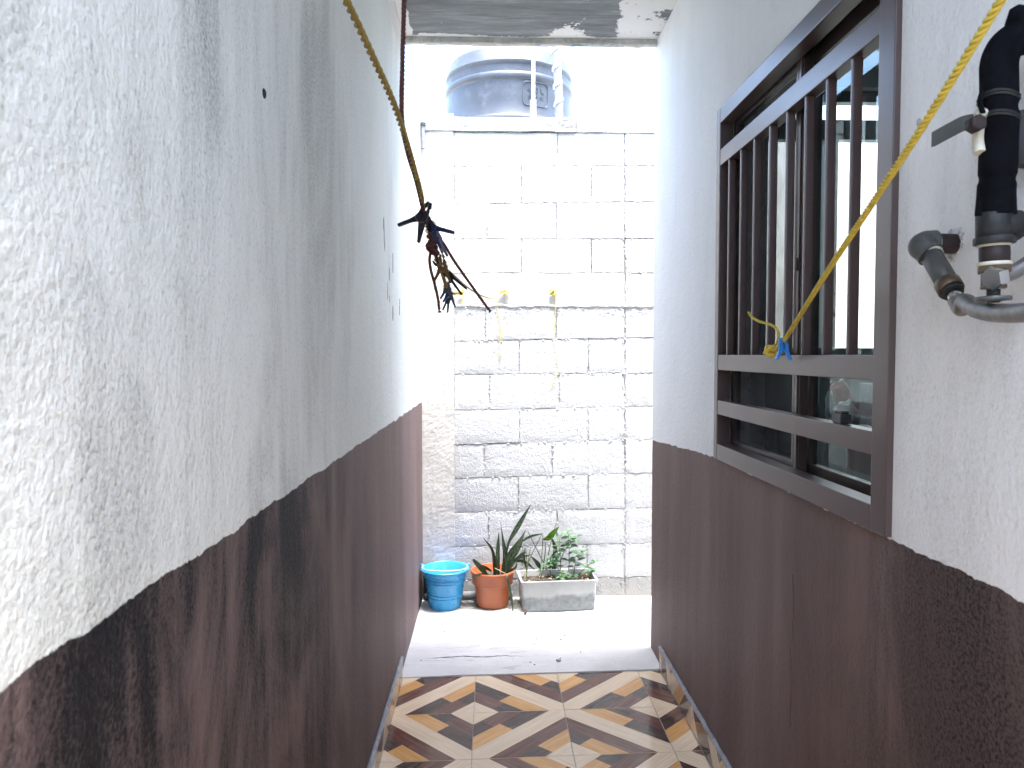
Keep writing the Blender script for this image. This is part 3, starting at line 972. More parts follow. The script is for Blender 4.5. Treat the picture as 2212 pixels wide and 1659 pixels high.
# mortar sheet behind and between the blocks, squeezed out here and there
def mortar_sheet(name, x0, x1, z0, z1, step, base, amp, mat, parent, squeeze=None):
    bm = bmesh.new()
    nx, nz = int((x1 - x0) / step), int((z1 - z0) / step)
    g = []
    for j in range(nz + 1):
        row = []
        for i in range(nx + 1):
            x = x0 + (x1 - x0) * i / nx; z = z0 + (z1 - z0) * j / nz
            n1 = noise.noise(Vector((x * 30, z * 30, 3))); n2 = noise.noise(Vector((x * 85, z * 85, 9)))
            y = base - amp * (0.55 * n1 + 0.6 * n2 + 0.9 * noise.noise(Vector((x * 5, z * 7, 31))))
            row.append(bm.verts.new((x, y, z)))
        g.append(row)
    for j in range(nz):
        for i in range(nx): bm.faces.new((g[j][i], g[j][i + 1], g[j + 1][i + 1], g[j + 1][i]))
    be = [e for e in bm.edges if len(e.link_faces) == 1]
    r = bmesh.ops.extrude_edge_only(bm, edges=be)
    for q in [x for x in r['geom'] if isinstance(x, bmesh.types.BMVert)]: q.co.y = YB + 0.15
    bmesh.ops.recalc_face_normals(bm, faces=bm.faces[:])
    return link(name, bm, mat, parent, smooth=False)
ztop = W(1100, 286).z
zsplit = W(1100, 655).z
mortar_sheet('mortar', W(XPIL - 4, 700).x, 1.2, -0.05, zsplit, 0.0085, YB + 0.004, 0.0095, 'mortar', bw)
mortar_sheet('mortar', W(XPIL - 4, 700).x, 1.2, zsplit + 0.0005, ztop, 0.0085, YB + 0.009, 0.0095, 'mortar_white', bw)
# pilaster at the left, pier at the right, broken cement coping
mortar_sheet('pilaster', XL + 0.0008, W(XPIL, 700).x, -0.05, 2.78, 0.013, YB - 0.012, 0.0018, 'mortar_warm', bw)
mortar_sheet('pier', W(1336, 300).x, 1.2, ztop + 0.001, 3.9, 0.012, YB - 0.010, 0.007, 'mortar_white', bw)
bm = bmesh.new()
a, b = W(922, 285), W(1245, 257)
vs = box(bm, (XL + 0.001, YB - 0.022, ztop + 0.0015), (b.x, YB + 0.16, b.z))
bmesh.ops.subdivide_edges(bm, edges=bm.edges[:], cuts=10, use_grid_fill=True)
for v in bm.verts: v.co += Vector((0, 0.008 * noise.noise(v.co * 18), 0.006 * noise.noise(v.co * 15 + Vector((3, 3, 3)))))
link('coping', bm, 'coping', bw)
bm = bmesh.new()
box(bm, (b.x + 0.004, YB - 0.012, ztop + 0.0015), (W(1336, 300).x - 0.002, YB + 0.15, b.z - 0.004))
bmesh.ops.subdivide_edges(bm, edges=bm.edges[:], cuts=8, use_grid_fill=True)
for v in bm.verts: v.co += Vector((0, 0.007 * noise.noise(v.co * 20), 0.004 * noise.noise(v.co * 15)))
link('coping', bm, 'mortar_white', bw)
bm = bmesh.new(); box(bm, (1.2005, YB - 0.012, -0.05), (2.9, YB + 0.16, 2.95)); link('plastered_end', bm, 'render', bw)
# rough mortar ledge half-way up
bm = bmesh.new()
pts = []; rad = []
x = W(985, 660).x
while x < 1.19:
    z = W(1100, 661).z + 0.010 * noise.noise(Vector((x * 12, 0, 0))) + 0.005 * noise.noise(Vector((x * 50, 3, 0)))
    pts.append(Vector((x, YB - 0.004, z))); rad.append(0.009 + 0.006 * noise.noise(Vector((x * 31, 7, 0))))
    x += 0.008
tube(bm, pts, rad, 8)
for i in range(420):
    x = random.uniform(W(985, 660).x, 1.2)
    z = W(1100, 668).z + random.gauss(0, 0.020)
    s = random.uniform(.0015, .005)
    bmesh.ops.create_icosphere(bm, subdivisions=1, radius=s, matrix=Matrix.Translation((x, YB - 0.007, z)))
o = link('mortar_ledge', bm, 'mortar', bw)
# crumbly joints: mortar crumbs, one part
bm = bmesh.new()
for k in range(1, 15):
    for i in range(46):
        px = random.uniform(985, 1420); q = W(px, jy(k, px) + random.gauss(0, 1.6))
        bmesh.ops.create_icosphere(bm, subdivisions=1, radius=random.uniform(.0012, .0045), matrix=Matrix.Translation((q.x, YB - 0.005, q.z)) @ Matrix.Diagonal((1.6, 1, .8, 1)))
    for vx in VJ[k]:
        for i in range(16):
            q = W(vx + random.gauss(0, 1.3), random.uniform(jy(k, vx), jy(k + 1, vx)))
            bmesh.ops.create_icosphere(bm, subdivisions=1, radius=random.uniform(.0012, .004), matrix=Matrix.Translation((q.x, YB - 0.005, q.z)))
for i in range(260):
    q = W(random.gauss(1349, 4), random.uniform(290, 1290))
    bmesh.ops.create_icosphere(bm, subdivisions=1, radius=random.uniform(.0015, .005), matrix=Matrix.Translation((q.x, YB - 0.006, q.z)))
bm2 = bmesh.new()
for i in range(260):
    q = W(random.uniform(1010, 1420), random.uniform(1252, 1292))
    bmesh.ops.create_icosphere(bm2, subdivisions=1, radius=random.uniform(.002, .008), matrix=Matrix.Translation((q.x, YB - 0.001, q.z)) @ Matrix.Rotation(random.random() * 6, 4, 'Y') @ Matrix.Diagonal((2.0, 1, .7, 1)))
o = link('mortar_crumbs', bm, 'mortar', bw); o['kind'] = 'stuff'
o = link('footing_crumbs', bm2, 'block_dirty', bw); o['kind'] = 'stuff'


# ------------------------------------------------------------------ behind the wall: roof, tank, pipes
bm = bmesh.new(); box(bm, (-1.8, YB + 0.5, -0.06), (3.5, 9.0, 2.62))
tag(link('neighbour_house', bm, 'render'), 'low rendered flat roofed house behind the block wall', 'house')
TC = Vector((PY(1099, 200, 5.55).x, 5.55, 2.63))
TR = 0.462
tank = empty('water_tank', TC); tag(tank, 'black ribbed plastic water tank standing above the block wall', 'water tank')
bm = bmesh.new()
prof = [(0.0, 0.0), (TR - .03, 0.0), (TR - .008, 0.02), (TR, 0.06)]
def rib(z): return [(TR, z - .028), (TR + .004, z - .022), (TR + .012, z - .010), (TR + .012, z + .010), (TR + .004, z + .022), (TR, z + .028)]
for z in (0.40, ): prof += rib(z)
prof += [(TR, 0.52), (TR - 0.004, 0.655), (TR + .008, .667), (TR + .010, .69), (TR + .006, .705), (TR - .004, .715), (TR - .006, .76), (TR + .004, .772), (TR + .004, .79), (TR - .008, .80), (TR - 0.02, 0.875), (TR - .03, .885), (TR - .09, .955), (TR - .19, .995), (.24, 1.02), (.23, 1.03), (.23, 1.06), (.20, 1.08), (0.0, 1.085)]
lathe(bm, prof, TC, 72)
link('body', bm, 'tank', tank, smooth=True)
# embossed panel and lettering
def on_tank(u, z, out=0.006):       # u metres round the shell from the side facing the wall
    a = -math.pi / 2 + u / TR
    return Vector((TC.x + (TR + out) * math.cos(a), TC.y + (TR + out) * math.sin(a), TC.z + z))
def frame_path(u0, u1, z0, z1, r=0.03):
    pts = []
    for cu, cz, a0 in ((u1 - r, z1 - r, 0), (u0 + r, z1 - r, 90), (u0 + r, z0 + r, 180), (u1 - r, z0 + r, 270)):
        for k in range(5):
            a = R(a0 + k * 22.5); pts.append((cu + r * math.cos(a), cz + r * math.sin(a)))
    pts.append(pts[0])
    out = []
    for (a, b) in zip(pts, pts[1:]):
        for k in range(4): out.append((a[0] + (b[0] - a[0]) * k / 4, a[1] + (b[1] - a[1]) * k / 4))
    out.append(pts[-1])
    return out
bm = bmesh.new()
tube(bm, [on_tank(u, z, .001) for u, z in frame_path(0.085, 0.275, 0.485, 0.645)], 0.0030, 6)
link('embossed_panel', bm, 'tank', tank, smooth=True)
cu = bpy.data.curves.new('lettering', 'FONT'); cu.body = '450 L\n= 4 ='; cu.size = 0.055; cu.extrude = 0.003; cu.space_line = 0.95; cu.align_x = 'CENTER'
tmp = bpy.data.objects.new('lettering', cu); COL.objects.link(tmp)
dg = bpy.context.evaluated_depsgraph_get()
me = bpy.data.meshes.new_from_object(tmp.evaluated_get(dg))
bpy.data.objects.remove(tmp)
for v in me.vertices:
    v.co = on_tank(0.18 + v.co.x, 0.575 + v.co.y, -0.001 + v.co.z)
me.materials.clear(); me.materials.append(M['tank'])
o = bpy.data.objects.new('lettering', me); COL.objects.link(o); o.parent = tank; o.location = -TC

def stack(name, label, cat): 
    e = empty(name); return tag(e, label, cat)
YP = 4.78
a, b = PY(1152, 60, YP), PY(1152, 216, YP)
vp = empty('vent_pipe', (b.x, YP, 2.62)); tag(vp, 'thin white plastic pipe rising in front of the water tank', 'pipe')
bm = bmesh.new(); tube(bm, [(b.x, YP, 2.63), (b.x, YP, 3.75)], 0.0105, 14); link('pipe', bm, 'pvc', vp, smooth=True)
bm = bmesh.new(); tube(bm, [(b.x, YP, 2.635), (b.x, YP, b.z)], 0.021, 14); link('insulation_sleeve', bm, 'insul_grey', vp, smooth=True)
a, b = PY(1200, 95, YP - .03), PY(1208, 255, YP - .03)
dp = empty('wrapped_pipe', (b.x, YP - .03, 2.62)); tag(dp, 'thick grey pipe wrapped in foam and tape right of the thin white pipe', 'pipe')
d = (a - b).normalized()
bm = bmesh.new(); tube(bm, smooth_path([(b.x, YP - .03, 2.63), b, b + d * .25 + Vector((.004, 0, 0)), a, a + d * 0.25], 6), 0.026, 14)
for v in bm.verts: v.co += Vector((0.003 * noise.noise(v.co * 25), 0.003 * noise.noise(v.co * 25 + Vector((4, 4, 4))), 0))
link('foam_sleeve', bm, 'insul_grey', dp, smooth=True)
for k in range(5):
    bm = bmesh.new()
    c = b + d * (0.10 + 0.11 * k)
    pts = []
    for i in range(25):
        an = 2 * math.pi * i / 24
        pts.append(c + Vector((0.0275 * math.cos(an), 0.0275 * math.sin(an), 0.018 * math.cos(an))))
    for w0 in (-.008, 0.0, .008):
        tube(bm, [q + Vector((0, 0, w0)) for q in pts], 0.0045, 5, False)
    link('tape_band', bm, 'tape', dp, smooth=True)
p = PY(916, 265, YB - 0.03); q = PY(915, 322, YB - 0.03)
ps = empty('pipe_stub', (p.x + .012, YB - .03, q.z)); tag(ps, 'short grey pipe stub hanging at the top left corner of the block wall', 'pipe')
bm = bmesh.new(); tube(bm, [(XL + .016, YB - .036, q.z), (XL + .016, YB - .036, p.z + .012)], 0.011, 12); link('pipe', bm, 'insul_grey', ps, smooth=True)
bm = bmesh.new(); tube(bm, [(XL + .016, YB - .036, p.z - .02), (XL + .016, YB - .036, p.z - .004)], 0.0150, 12); link('collar', bm, 'black_plastic', ps, smooth=True)


# ------------------------------------------------------------------ clotheslines
path = smooth_path([PY(715, -60, 0.84), PY(745, -4, 0.90), PY(800, 112, 1.02), PY(860, 250, 1.20), PY(905, 402, 1.44), PY(914, 455, 1.55), PY(930, 515, 1.70),
                    PY(944, 560, 1.86), PY(955, 590, 2.05), PY(966, 622, 2.4), PY(978, 634, 3.2), PY(996, 632, YB - 0.02)], 8)
cl = empty('clothesline', path[0]); tag(cl, 'silhouette-dark yellow twisted clothesline at left carrying the dark pegs', 'clothesline')
bm = bmesh.new(); twisted(bm, path, 0.0056, 0.032, 2, 6, 0.52); link('rope', bm, 'rope_y2', cl)
bm = bmesh.new()
for k in range(3):
    c = path[-1] + Vector((0.006 * k - .006, -0.004, 0.004 * (k - 1)))
    pts = [c + Vector((0.010 * math.cos(a), -0.006 * math.sin(a * 2 + k), 0.010 * math.sin(a))) for a in [2 * math.pi * i / 16 for i in range(17)]]
    tube(bm, pts, 0.0035, 6)
tube(bm, smooth_path([path[-1], path[-1] + Vector((-.02, -.006, .012)), path[-1] + Vector((-.05, -.004, -.03))], 5), 0.003, 6)
tube(bm, smooth_path([path[-1], path[-1] + Vector((.012, -.006, -.02)), path[-1] + Vector((.008, -.004, -.06))], 5), 0.003, 6)
link('knot', bm, 'rope_y', cl, smooth=True)

# red brown cord hanging from the slab side, tied on to the line
rc = empty('cord', PY(873, 0, 1.24)); tag(rc, 'red brown cord hanging straight down and knotted round the yellow line', 'cord')
pts = [Vector(PY(873, -60, 1.24)), PY(873, 0, 1.24), PY(870, 120, 1.24), PY(868, 250, 1.25), PY(878, 320, 1.30), PY(897, 385, 1.42), PY(913, 450, 1.53), PY(928, 500, 1.64), PY(936, 530, 1.68)]
top = Vector((pts[0].x - 0.004, 1.24, 2.6)); hook = Vector((XL + 0.002, 1.24, 2.66))
bm = bmesh.new(); twisted(bm, smooth_path([hook, hook + Vector((.06, 0, -.004)), top + Vector((-.02, 0, .02)), top - Vector((0, 0, .1))] + pts, 8), 0.0044, 0.022, 3, 5, 0.48)
link('rope', bm, 'rope_r', rc)
bm = bmesh.new()
kc = PY(934, 522, 1.68)
for k in range(5):
    c = kc + Vector((0.003 * math.sin(k * 2), 0, 0.012 - 0.0085 * k))
    ptsk = [c + Vector((0.0095 * math.cos(a), 0.0095 * math.sin(a), 0.005 * math.sin(a + k))) for a in [2 * math.pi * i / 14 for i in range(15)]]
    tube(bm, ptsk, 0.0048, 6)
link('knot', bm, 'rope_r', rc, smooth=True)
for ends in ([(943, 512, 1.70), (958, 526, 1.70), (980, 562, 1.72), (1010, 605, 1.74), (1035, 640, 1.75), (1056, 669, 1.75)],
             [(932, 535, 1.68), (928, 560, 1.68), (931, 585, 1.69), (938, 610, 1.69), (946, 645, 1.70), (949, 670, 1.70)],
             [(938, 538, 1.69), (942, 553, 1.72), (946, 568, 1.78)]):
    pp = smooth_path([PY(*e) for e in ends], 8)
    bm = bmesh.new(); twisted(bm, pp, 0.0037, 0.015, 3, 5)
    if len(ends) > 4: fray(bm, pp[-1], (pp[-1] - pp[-2]).normalized(), 0.0007, 12, 0.010)
    link('loose_end', bm, 'rope_r', rc)

# thin cord from the pegs to the second hook, and the third hook's tail
tc = empty('cord', PY(1090, 632, YB - .02)); tag(tc, 'thin faded cord sagging from the pegs to the middle hook on the block wall', 'cord')
bm = bmesh.new()
tube(bm, smooth_path([PY(956, 574, 1.92), PY(975, 590, 2.1), PY(1008, 619, 2.6), PY(1037, 637, 3.1), PY(1069, 645, 3.8), PY(1090, 632, YB - .02)], 10), 0.0032, 7)
link('rope', bm, 'cord_p', tc, smooth=True)
def hook_knot(px, py, tailpts, label, parent=None):
    e = parent
    if e is None:
        e = empty('rope_tie', PY(px, py, YB - .01)); tag(e, label, 'rope')
    c = PY(px, py, YB - .018)
    bm = bmesh.new()
    for k in range(4):
        q = c + Vector((0.010 * (k - 1.5), -0.003, 0.004 * math.sin(k * 2.2)))
        pts = [q + Vector((0.009 * math.cos(a), -0.007 * math.sin(a), 0.011 * math.sin(a + k))) for a in [2 * math.pi * i / 14 for i in range(15)]]
        tube(bm, pts, 0.0034, 6)
    fray(bm, c + Vector((-.01, 0, .006)), Vector((-.3, -.3, 1)), 0.0009, 9, 0.03)
    link('knot', bm, 'rope_y', e, smooth=True)
    bm = bmesh.new()
    pp = smooth_path([PY(a, b, YB - .014) for a, b in tailpts], 7)
    tube(bm, pp, 0.0021, 6); fray(bm, pp[-1], Vector((0, 0, -1)), 0.0008, 9, 0.022)
    link('tail', bm, 'rope_y', e, smooth=True)
    bm = bmesh.new(); tube(bm, [(c.x, YB + .01, c.z), (c.x, YB - .03, c.z + .003)], 0.004, 8); link('nail', bm, 'galv_dark', e, smooth=True)
hook_knot(1090, 632, [(1084, 636), (1075, 648), (1074, 668), (1080, 700), (1082, 725), (1079, 745), (1080, 764)], '', tc)
hook_knot(1195, 632, [(1196, 636), (1199, 650), (1199, 690), (1196, 735), (1203, 770), (1205, 800), (1200, 812), (1193, 828)],
          'yellow rope tied to the right hook on the block wall with its end dangling')


def peg(name_label, px, py, Y, jaw, h1, h2, mat, ring=True, group='clothes pegs on the left line', w=0.009, tilt=0.25, jl=0.030):
    """spring clothes peg: two arms crossing at the spring, jaw end and two handle ends given by their offsets (photo units)"""
    c = PY(px, py, Y)
    def vec(o):
        return (PY(px + o[0], py + o[1], Y) - c)
    e = empty('clothes_peg', c); tag(e, name_label, 'clothes peg', group)
    jd = vec(jaw)
    for h, s in ((h1, 1), (h2, -1)):
        hd = vec(h)
        side = hd.normalized()
        ax = jd.normalized()
        n = Vector((0, 1, 0))
        lat = n.cross(ax).normalized()
        if lat.dot(side) < 0: lat = -lat
        # outline: jaw tip -> outer shoulder -> handle tip -> back along the inside
        tip = jd
        hl = side.cross(n).normalized()
        if hl.dot(lat) < 0: hl = -hl
        L = hd.length
        out = [tip + lat * 0.0006, tip + lat * 0.0050, tip * 0.72 + lat * 0.0085, tip * 0.58 + lat * 0.0055, tip * 0.45 + lat * 0.0088, lat * 0.0095 + side * 0.004,
               side * L * 0.45 + hl * 0.0042, side * L * 0.97 + hl * 0.0030, side * L, side * L * 0.98 - hl * 0.0028, side * L * 0.45 - hl * 0.0034,
               side * 0.010 - hl * 0.006, lat * 0.0008 - ax * 0.006, lat * 0.0008 + tip * 0.3, tip * 0.45 + lat * 0.0026, tip * 0.60 + lat * 0.0026, tip * 0.72 + lat * 0.0008]
        bm = bmesh.new()
        f = bm.faces.new([bm.verts.new(c + q - n * w / 2 + n * (0.0007 * s)) for q in out])
        bmesh.ops.triangulate(bm, faces=[f])
        r = bmesh.ops.extrude_face_region(bm, geom=bm.faces[:])
        for q in [g for g in r['geom'] if isinstance(g, bmesh.types.BMVert)]: q.co.y += w
        bmesh.ops.recalc_face_normals(bm, faces=bm.faces[:])
        link('arm', bm, mat, e)
    if ring:
        bm = bmesh.new()
        rr = 0.0135
        for dy in (-w * .62, w * .62):
            pts = [c + Vector((rr * math.cos(a), dy + 0.001 * math.sin(3 * a), rr * math.sin(a))) for a in [2 * math.pi * i / 28 for i in range(29)]]
            tube(bm, pts, 0.0007, 5, False)
        link('spring', bm, 'wire', e, smooth=True)
    return e


peg('large black peg clipped highest on the left clothesline', 912, 468, 1.55, (17, -30), (-53, 19), (-8, 57), 'peg_black', w=0.012)
peg('navy blue peg right below the large black peg', 929, 490, 1.60, (-10, -24), (53, 13), (24, 48), 'peg_navy', w=0.011)
peg('mauve grey peg half hidden under the navy peg by the knot', 944, 512, 1.68, (-10, -20), (23, 42), (12, 36), 'peg_mauve', ring=False, w=0.007)
peg('amber brown peg hanging below the red brown knot', 956, 573, 1.93, (-2, -24), (-18, 34), (18, 39), 'peg_amber', w=0.009)
peg('black peg pointing down right, just under the amber peg', 962, 586, 2.04, (-26, -24), (36, 51), (47, 39), 'peg_black', ring=False, w=0.008)
peg('grey peg on the line below the amber peg', 966, 622, 2.35, (0, -14), (-15, 24), (11, 27), 'peg_grey', w=0.009)
peg('blue peg spread wide just below the grey peg', 970, 632, 2.55, (-1, -12), (-13, 21), (14, 32), 'peg_blue', w=0.012)
peg('slate blue peg, last and smallest on the left line', 969, 642, 2.75, (1, -10), (-13, 29), (-2, 34), 'peg_steel', w=0.010)

# right clothesline tied to the window grille
KN = PX(1668, 757, FX - 0.004)
p1 = PX(1692, 738, FX - 0.028)
path = smooth_path([PY(2205, -75, 0.80), PY(2165, -4, 0.82), PY(2000, 262, 0.97), PY(1880, 446, 1.16), PY(1780, 598, 1.42), p1, KN], 8)
rl = empty('clothesline', KN); tag(rl, 'bright yellow clothesline at right tied to the window grille', 'clothesline')
bm = bmesh.new(); twisted(bm, path, 0.0058, 0.028, 3, 6, 0.46); link('rope', bm, 'rope_y', rl)
bm = bmesh.new()
ky = KN.y
for k in range(4):
    c = Vector((FX - 0.008, ky + 0.010 - 0.006 * k, 1.426 + 0.006 * (k % 2)))
    pts = [c + Vector((-0.008 * math.cos(a), 0.011 * math.sin(a + k), 0.010 * math.sin(a))) for a in [2 * math.pi * i / 14 for i in range(15)]]
    tube(bm, pts, 0.0048, 7)
loop_c = Vector((FX - 0.006, bars_y[4], 1.426))
tube(bm, smooth_path([Vector((FX - 0.008, ky, 1.43)), Vector((FX - 0.007, ky + 0.03, 1.428)), Vector((FX - 0.005, ky + 0.055, 1.424)), Vector((FX + .010, ky + 0.058, 1.4255)), Vector((FX + .03, ky + 0.03, 1.426)), Vector((FX + .03, ky - 0.0, 1.426)), Vector((FX - .005, ky - .012, 1.428))], 6), 0.0045, 7)
link('knot', bm, 'rope_y', rl, smooth=True)
pp = smooth_path([Vector((FX - 0.01, ky - .01, 1.432)), PX(1680, 735, FX - 0.02), PX(1680, 714, FX - 0.026), PX(1666, 702, FX - 0.028), PX(1640, 694, FX - 0.03), PX(1625, 685, FX - 0.03), PX(1620, 680, FX - 0.03)], 8)
bm = bmesh.new(); twisted(bm, pp, 0.0042, 0.030, 2, 6, 0.55); fray(bm, pp[-1], (pp[-1] - pp[-2]).normalized(), 0.0012, 16, 0.014)
link('loose_end', bm, 'rope_y', rl)
c = PX(1692, 744, FX - 0.030)
peg('bright blue peg on the yellow line in front of the window', 1692, 745, c.y, (-5, -15), (-15, 32), (15, 33), 'peg_sky', group='clothes pegs on the right line', ring=False, w=0.011)


# ------------------------------------------------------------------ plumbing on the right wall
riser = empty('insulated_pipe', (0.70, 1.0, 1.6)); tag(riser, 'vertical water pipe wrapped in black foam at the right edge', 'pipe')
YI = 1.0
def Q(px, py, Y=YI): return PY(px, py, Y)
bm = bmesh.new()
pth = smooth_path([Q(2290, 50), Q(2235, 72), Q(2182, 92), Q(2160, 128), Q(2158, 180), Q(2159, 260), Q(2156, 350), Q(2152, 420), Q(2152, 466)], 9)
rad = []
for q in pth:
    rad.append(0.0232 + 0.0016 * noise.noise(q * 22) - (0.0022 if abs(q.z - Q(2156, 232).z) < .006 else 0) - (0.0016 if abs(q.z - Q(2156, 385).z) < .005 else 0))
tube(bm, pth, rad, 24)
link('foam_sleeve', bm, 'foam', riser, smooth=True)
bm = bmesh.new()      # torn flap of foam and collar at the top
c = Q(2196, 64); tube(bm, [c + Vector((-.004, 0, .030)), c + Vector((.002, 0, .018)), c + Vector((.016, 0, .0))], [0.006, 0.018, 0.030], 14)
link('foam_collar', bm, 'foam', riser, smooth=True); bm = bmesh.new()
tube(bm, smooth_path([Q(2122, 198, .99), Q(2117, 215, .985), Q(2119, 232, .985), Q(2126, 250, .99)], 5), 0.0035, 7)
link('cable_loop', bm, 'foam', riser, smooth=True); bm = bmesh.new()
tube(bm, [Q(2116, 425, .985), Q(2113, 466, .985)], [0.004, 0.0045], 7)
link('foam_flap', bm, 'foam', riser, smooth=True)
bm = bmesh.new()
for py in (212, 256):
    c = Q(2157, py); pts = [c + Vector((0.0240 * math.cos(a), 0.0240 * math.sin(a), 0.003 * math.sin(2 * a))) for a in [2 * math.pi * i / 30 for i in range(31)]]
    for dz in (-.002, .002): tube(bm, [q + Vector((0, 0, dz)) for q in pts], 0.0018, 5, False)
link('cable_tie', bm, 'galv_dark', riser, smooth=True)
# lower fittings
def cyl(name, a, b, r, mat, seg=20, par=riser, bev=True):
    bm = bmesh.new()
    a, b = Vector(a), Vector(b); L = (b - a).length; d = (b - a) / L
    e = min(0.0012, L * .2)
    tube(bm, [a, a + d * e, b - d * e, b], [r - e * .8, r, r, r - e * .8], seg)
    return link(name, bm, mat, par, smooth=True)
cyl('tee', Q(2148, 460), Q(2148, 512), 0.0225, 'galv_dark')
cyl('tee_branch', Q(2150, 486), Q(2200, 487), 0.0205, 'galv_dark')
cyl('branch_pipe', Q(2195, 487), Q(2300, 488), 0.0150, 'brown_pipe')
cyl('tee_lip', Q(2148, 512), Q(2148, 528), 0.0255, 'galv_dark')
cyl('tape_ring', Q(2148, 528), Q(2148, 533), 0.0205, 'ptfe')
cyl('nipple', Q(2148, 533), Q(2148, 566), 0.0185, 'brown_pipe')
cyl('tape_ring', Q(2148, 566), Q(2148, 574), 0.0210, 'ptfe')
cyl('hex_nut', Q(2148, 574), Q(2148, 590), 0.0220, 'brass', 6)
# ball valve lever higher up
lev = empty('valve_lever', Q(2113, 265)); tag(lev, 'flat grey valve lever sticking out left of the black foam', 'valve lever')
A, B = PY(2122, 266, 1.0), PY(2016, 301, 1.06)
bm = bmesh.new()
pth = smooth_path([A, A * .68 + B * .32 + Vector((0, 0, .008)), A * .35 + B * .65 + Vector((0, 0, .005)), B], 5)
rows = []
for q in pth:
    rows.append([bm.verts.new(q + Vector((0.0015 * sx, -0.0022 * sx, 0.0105 * sz))) for sx, sz in ((1, 1), (1, -1), (-1, -1), (-1, 1))])
for a, b in zip(rows, rows[1:]):
    for k in range(4): bm.faces.new((a[k], a[(k + 1) % 4], b[(k + 1) % 4], b[k]))
bm.faces.new(rows[0][::-1]); bm.faces.new(rows[-1]); bmesh.ops.recalc_face_normals(bm, faces=bm.faces[:])
link('lever_blade', bm, 'galv', lev)
c = PY(2112, 266, 0.985)
bm = bmesh.new(); tube(bm, [c + Vector((0, .012, 0)), c + Vector((0, -.004, 0)), c + Vector((0, -.006, 0))], [.0115, .0115, .009], 6); link('lever_nut', bm, 'brown_pipe', lev)
bm = bmesh.new(); tube(bm, smooth_path([Q(2120, 240, .99), Q(2116, 262, 1.0), Q(2114, 300, 1.005), Q(2117, 330, 1.0)], 5), 0.008, 10); link('valve_body', bm, 'ptfe', lev, smooth=True)
# grey round body between the foam and the wall
c = PY(2215, 302, 1.045)
bm = bmesh.new()
lathe(bm, [(0.0005, -.012), (0.024, -.012), (0.030, -.007), (0.030, .018), (0.022, .024), (0.0005, .024)], c, 26, axis=axis_to((-0.7, -0.7, 0)))
for v in bm.verts: v.co.z = c.z + (v.co.z - c.z) * 1.3
tag(link('water_meter', bm, 'meter', smooth=True), 'rounded dark grey meter body between the foam pipe and the wall', 'meter')
# angle stop valve under the nipple
av = empty('stop_valve', Q(2146, 600)); tag(av, 'small chrome stop valve with round handle under the foam pipe', 'valve')
cyl('valve_body', Q(2147, 589), Q(2146, 622), 0.0155, 'galv_dark', 16, av)
cyl('outlet_nut', Q(2140, 603, .985), Q(2160, 597, .99), 0.0165, 'chrome', 6, av)
cyl('packing_nut', Q(2146, 616), Q(2146, 624), 0.0175, 'brass', 6, av)
cyl('spindle', Q(2146, 623), Q(2146, 641), 0.0085, 'galv_dark', 12, av)
cyl('round_handle', Q(2146, 640), Q(2146, 650), 0.0220, 'galv', 24, av)
cyl('handle_screw', Q(2146, 650), Q(2146, 654), 0.0080, 'galv', 12, av)
h1 = empty('supply_hose', Q(2160, 598)); tag(h1, 'short braided hose rising right from the chrome stop valve', 'hose')
cyl('ferrule', Q(2156, 600), Q(2168, 595), 0.0098, 'chrome', 16, h1)
bm = bmesh.new(); tube(bm, smooth_path([Q(2167, 596), Q(2190, 587), Q(2212, 574), Q(2260, 540)], 8), 0.0105, 14); link('braid', bm, 'braid', h1, smooth=True)
# wall outlet: elbow and sloping pipe
ou = empty('wall_outlet', PX(2060, 527, XR)); tag(ou, 'grey pipe elbow coming out of the right wall and sloping down', 'pipe')
W0 = PX(2062, 527, XR); E0 = Vector((0.715, W0.y + 0.0, W0.z + 0.001))
S1 = PX(2052, 622, 0.712)
cyl('nipple', W0 + Vector((.01, 0, 0)), E0 + Vector((.012, 0, 0)), 0.0165, 'brown_pipe', 18, ou)
cyl('tape_ring', E0 + Vector((.020, 0, 0)), E0 + Vector((.016, 0, 0)), 0.0182, 'ptfe', 18, ou)
d = (S1 - E0).normalized()
bm = bmesh.new()
tube(bm, smooth_path([E0 + Vector((.017, 0, 0)), E0 + Vector((.004, 0, 0)), E0 + Vector((-.006, 0, -.003)) + d * .004, E0 + d * .018 + Vector((-.004, 0, 0)), E0 + d * .030], 6), [0.0215] * 3 + [0.0205] * 20 + [0.0215] * 2, 20)
link('elbow', bm, 'galv', ou, smooth=True)
cyl('tape_ring', E0 + d * .029, E0 + d * .034, 0.0185, 'ptfe', 18, ou)
cyl('sloping_pipe', E0 + d * .033, S1 - d * .012, 0.0168, 'galv', 18, ou)
cyl('coupling', S1 - d * .0125, S1 + d * .006, 0.0195, 'brass', 18, ou)
cyl('coupling_lip', S1 + d * .0058, S1 + d * .012, 0.0175, 'galv_dark', 8, ou)
bm = bmesh.new()
for i in range(50):
    a = random.uniform(0, 6.28); rr = random.uniform(.017, .026)
    bmesh.ops.create_icosphere(bm, subdivisions=1, radius=random.uniform(.001, .004), matrix=Matrix.Translation((XR - .0005, W0.y + rr * math.cos(a), W0.z + rr * math.sin(a))))
link('cement_collar', bm, 'mortar', ou)
h2 = empty('supply_hose', S1); tag(h2, 'long braided hose curving right from the sloping outlet pipe', 'hose')
cyl('ferrule', S1 + d * .010, S1 + d * .030, 0.0105, 'chrome', 16, h2)
H0 = S1 + d * .026
bm = bmesh.new(); tube(bm, smooth_path([H0, H0 + d * .02, PX(2085, 652, .708), PX(2110, 668, .700), PX(2150, 676, .69), PX(2212, 675, .68), PX(2290, 660, .665)], 9), 0.0128, 16); link('braid', bm, 'braid', h2, smooth=True)
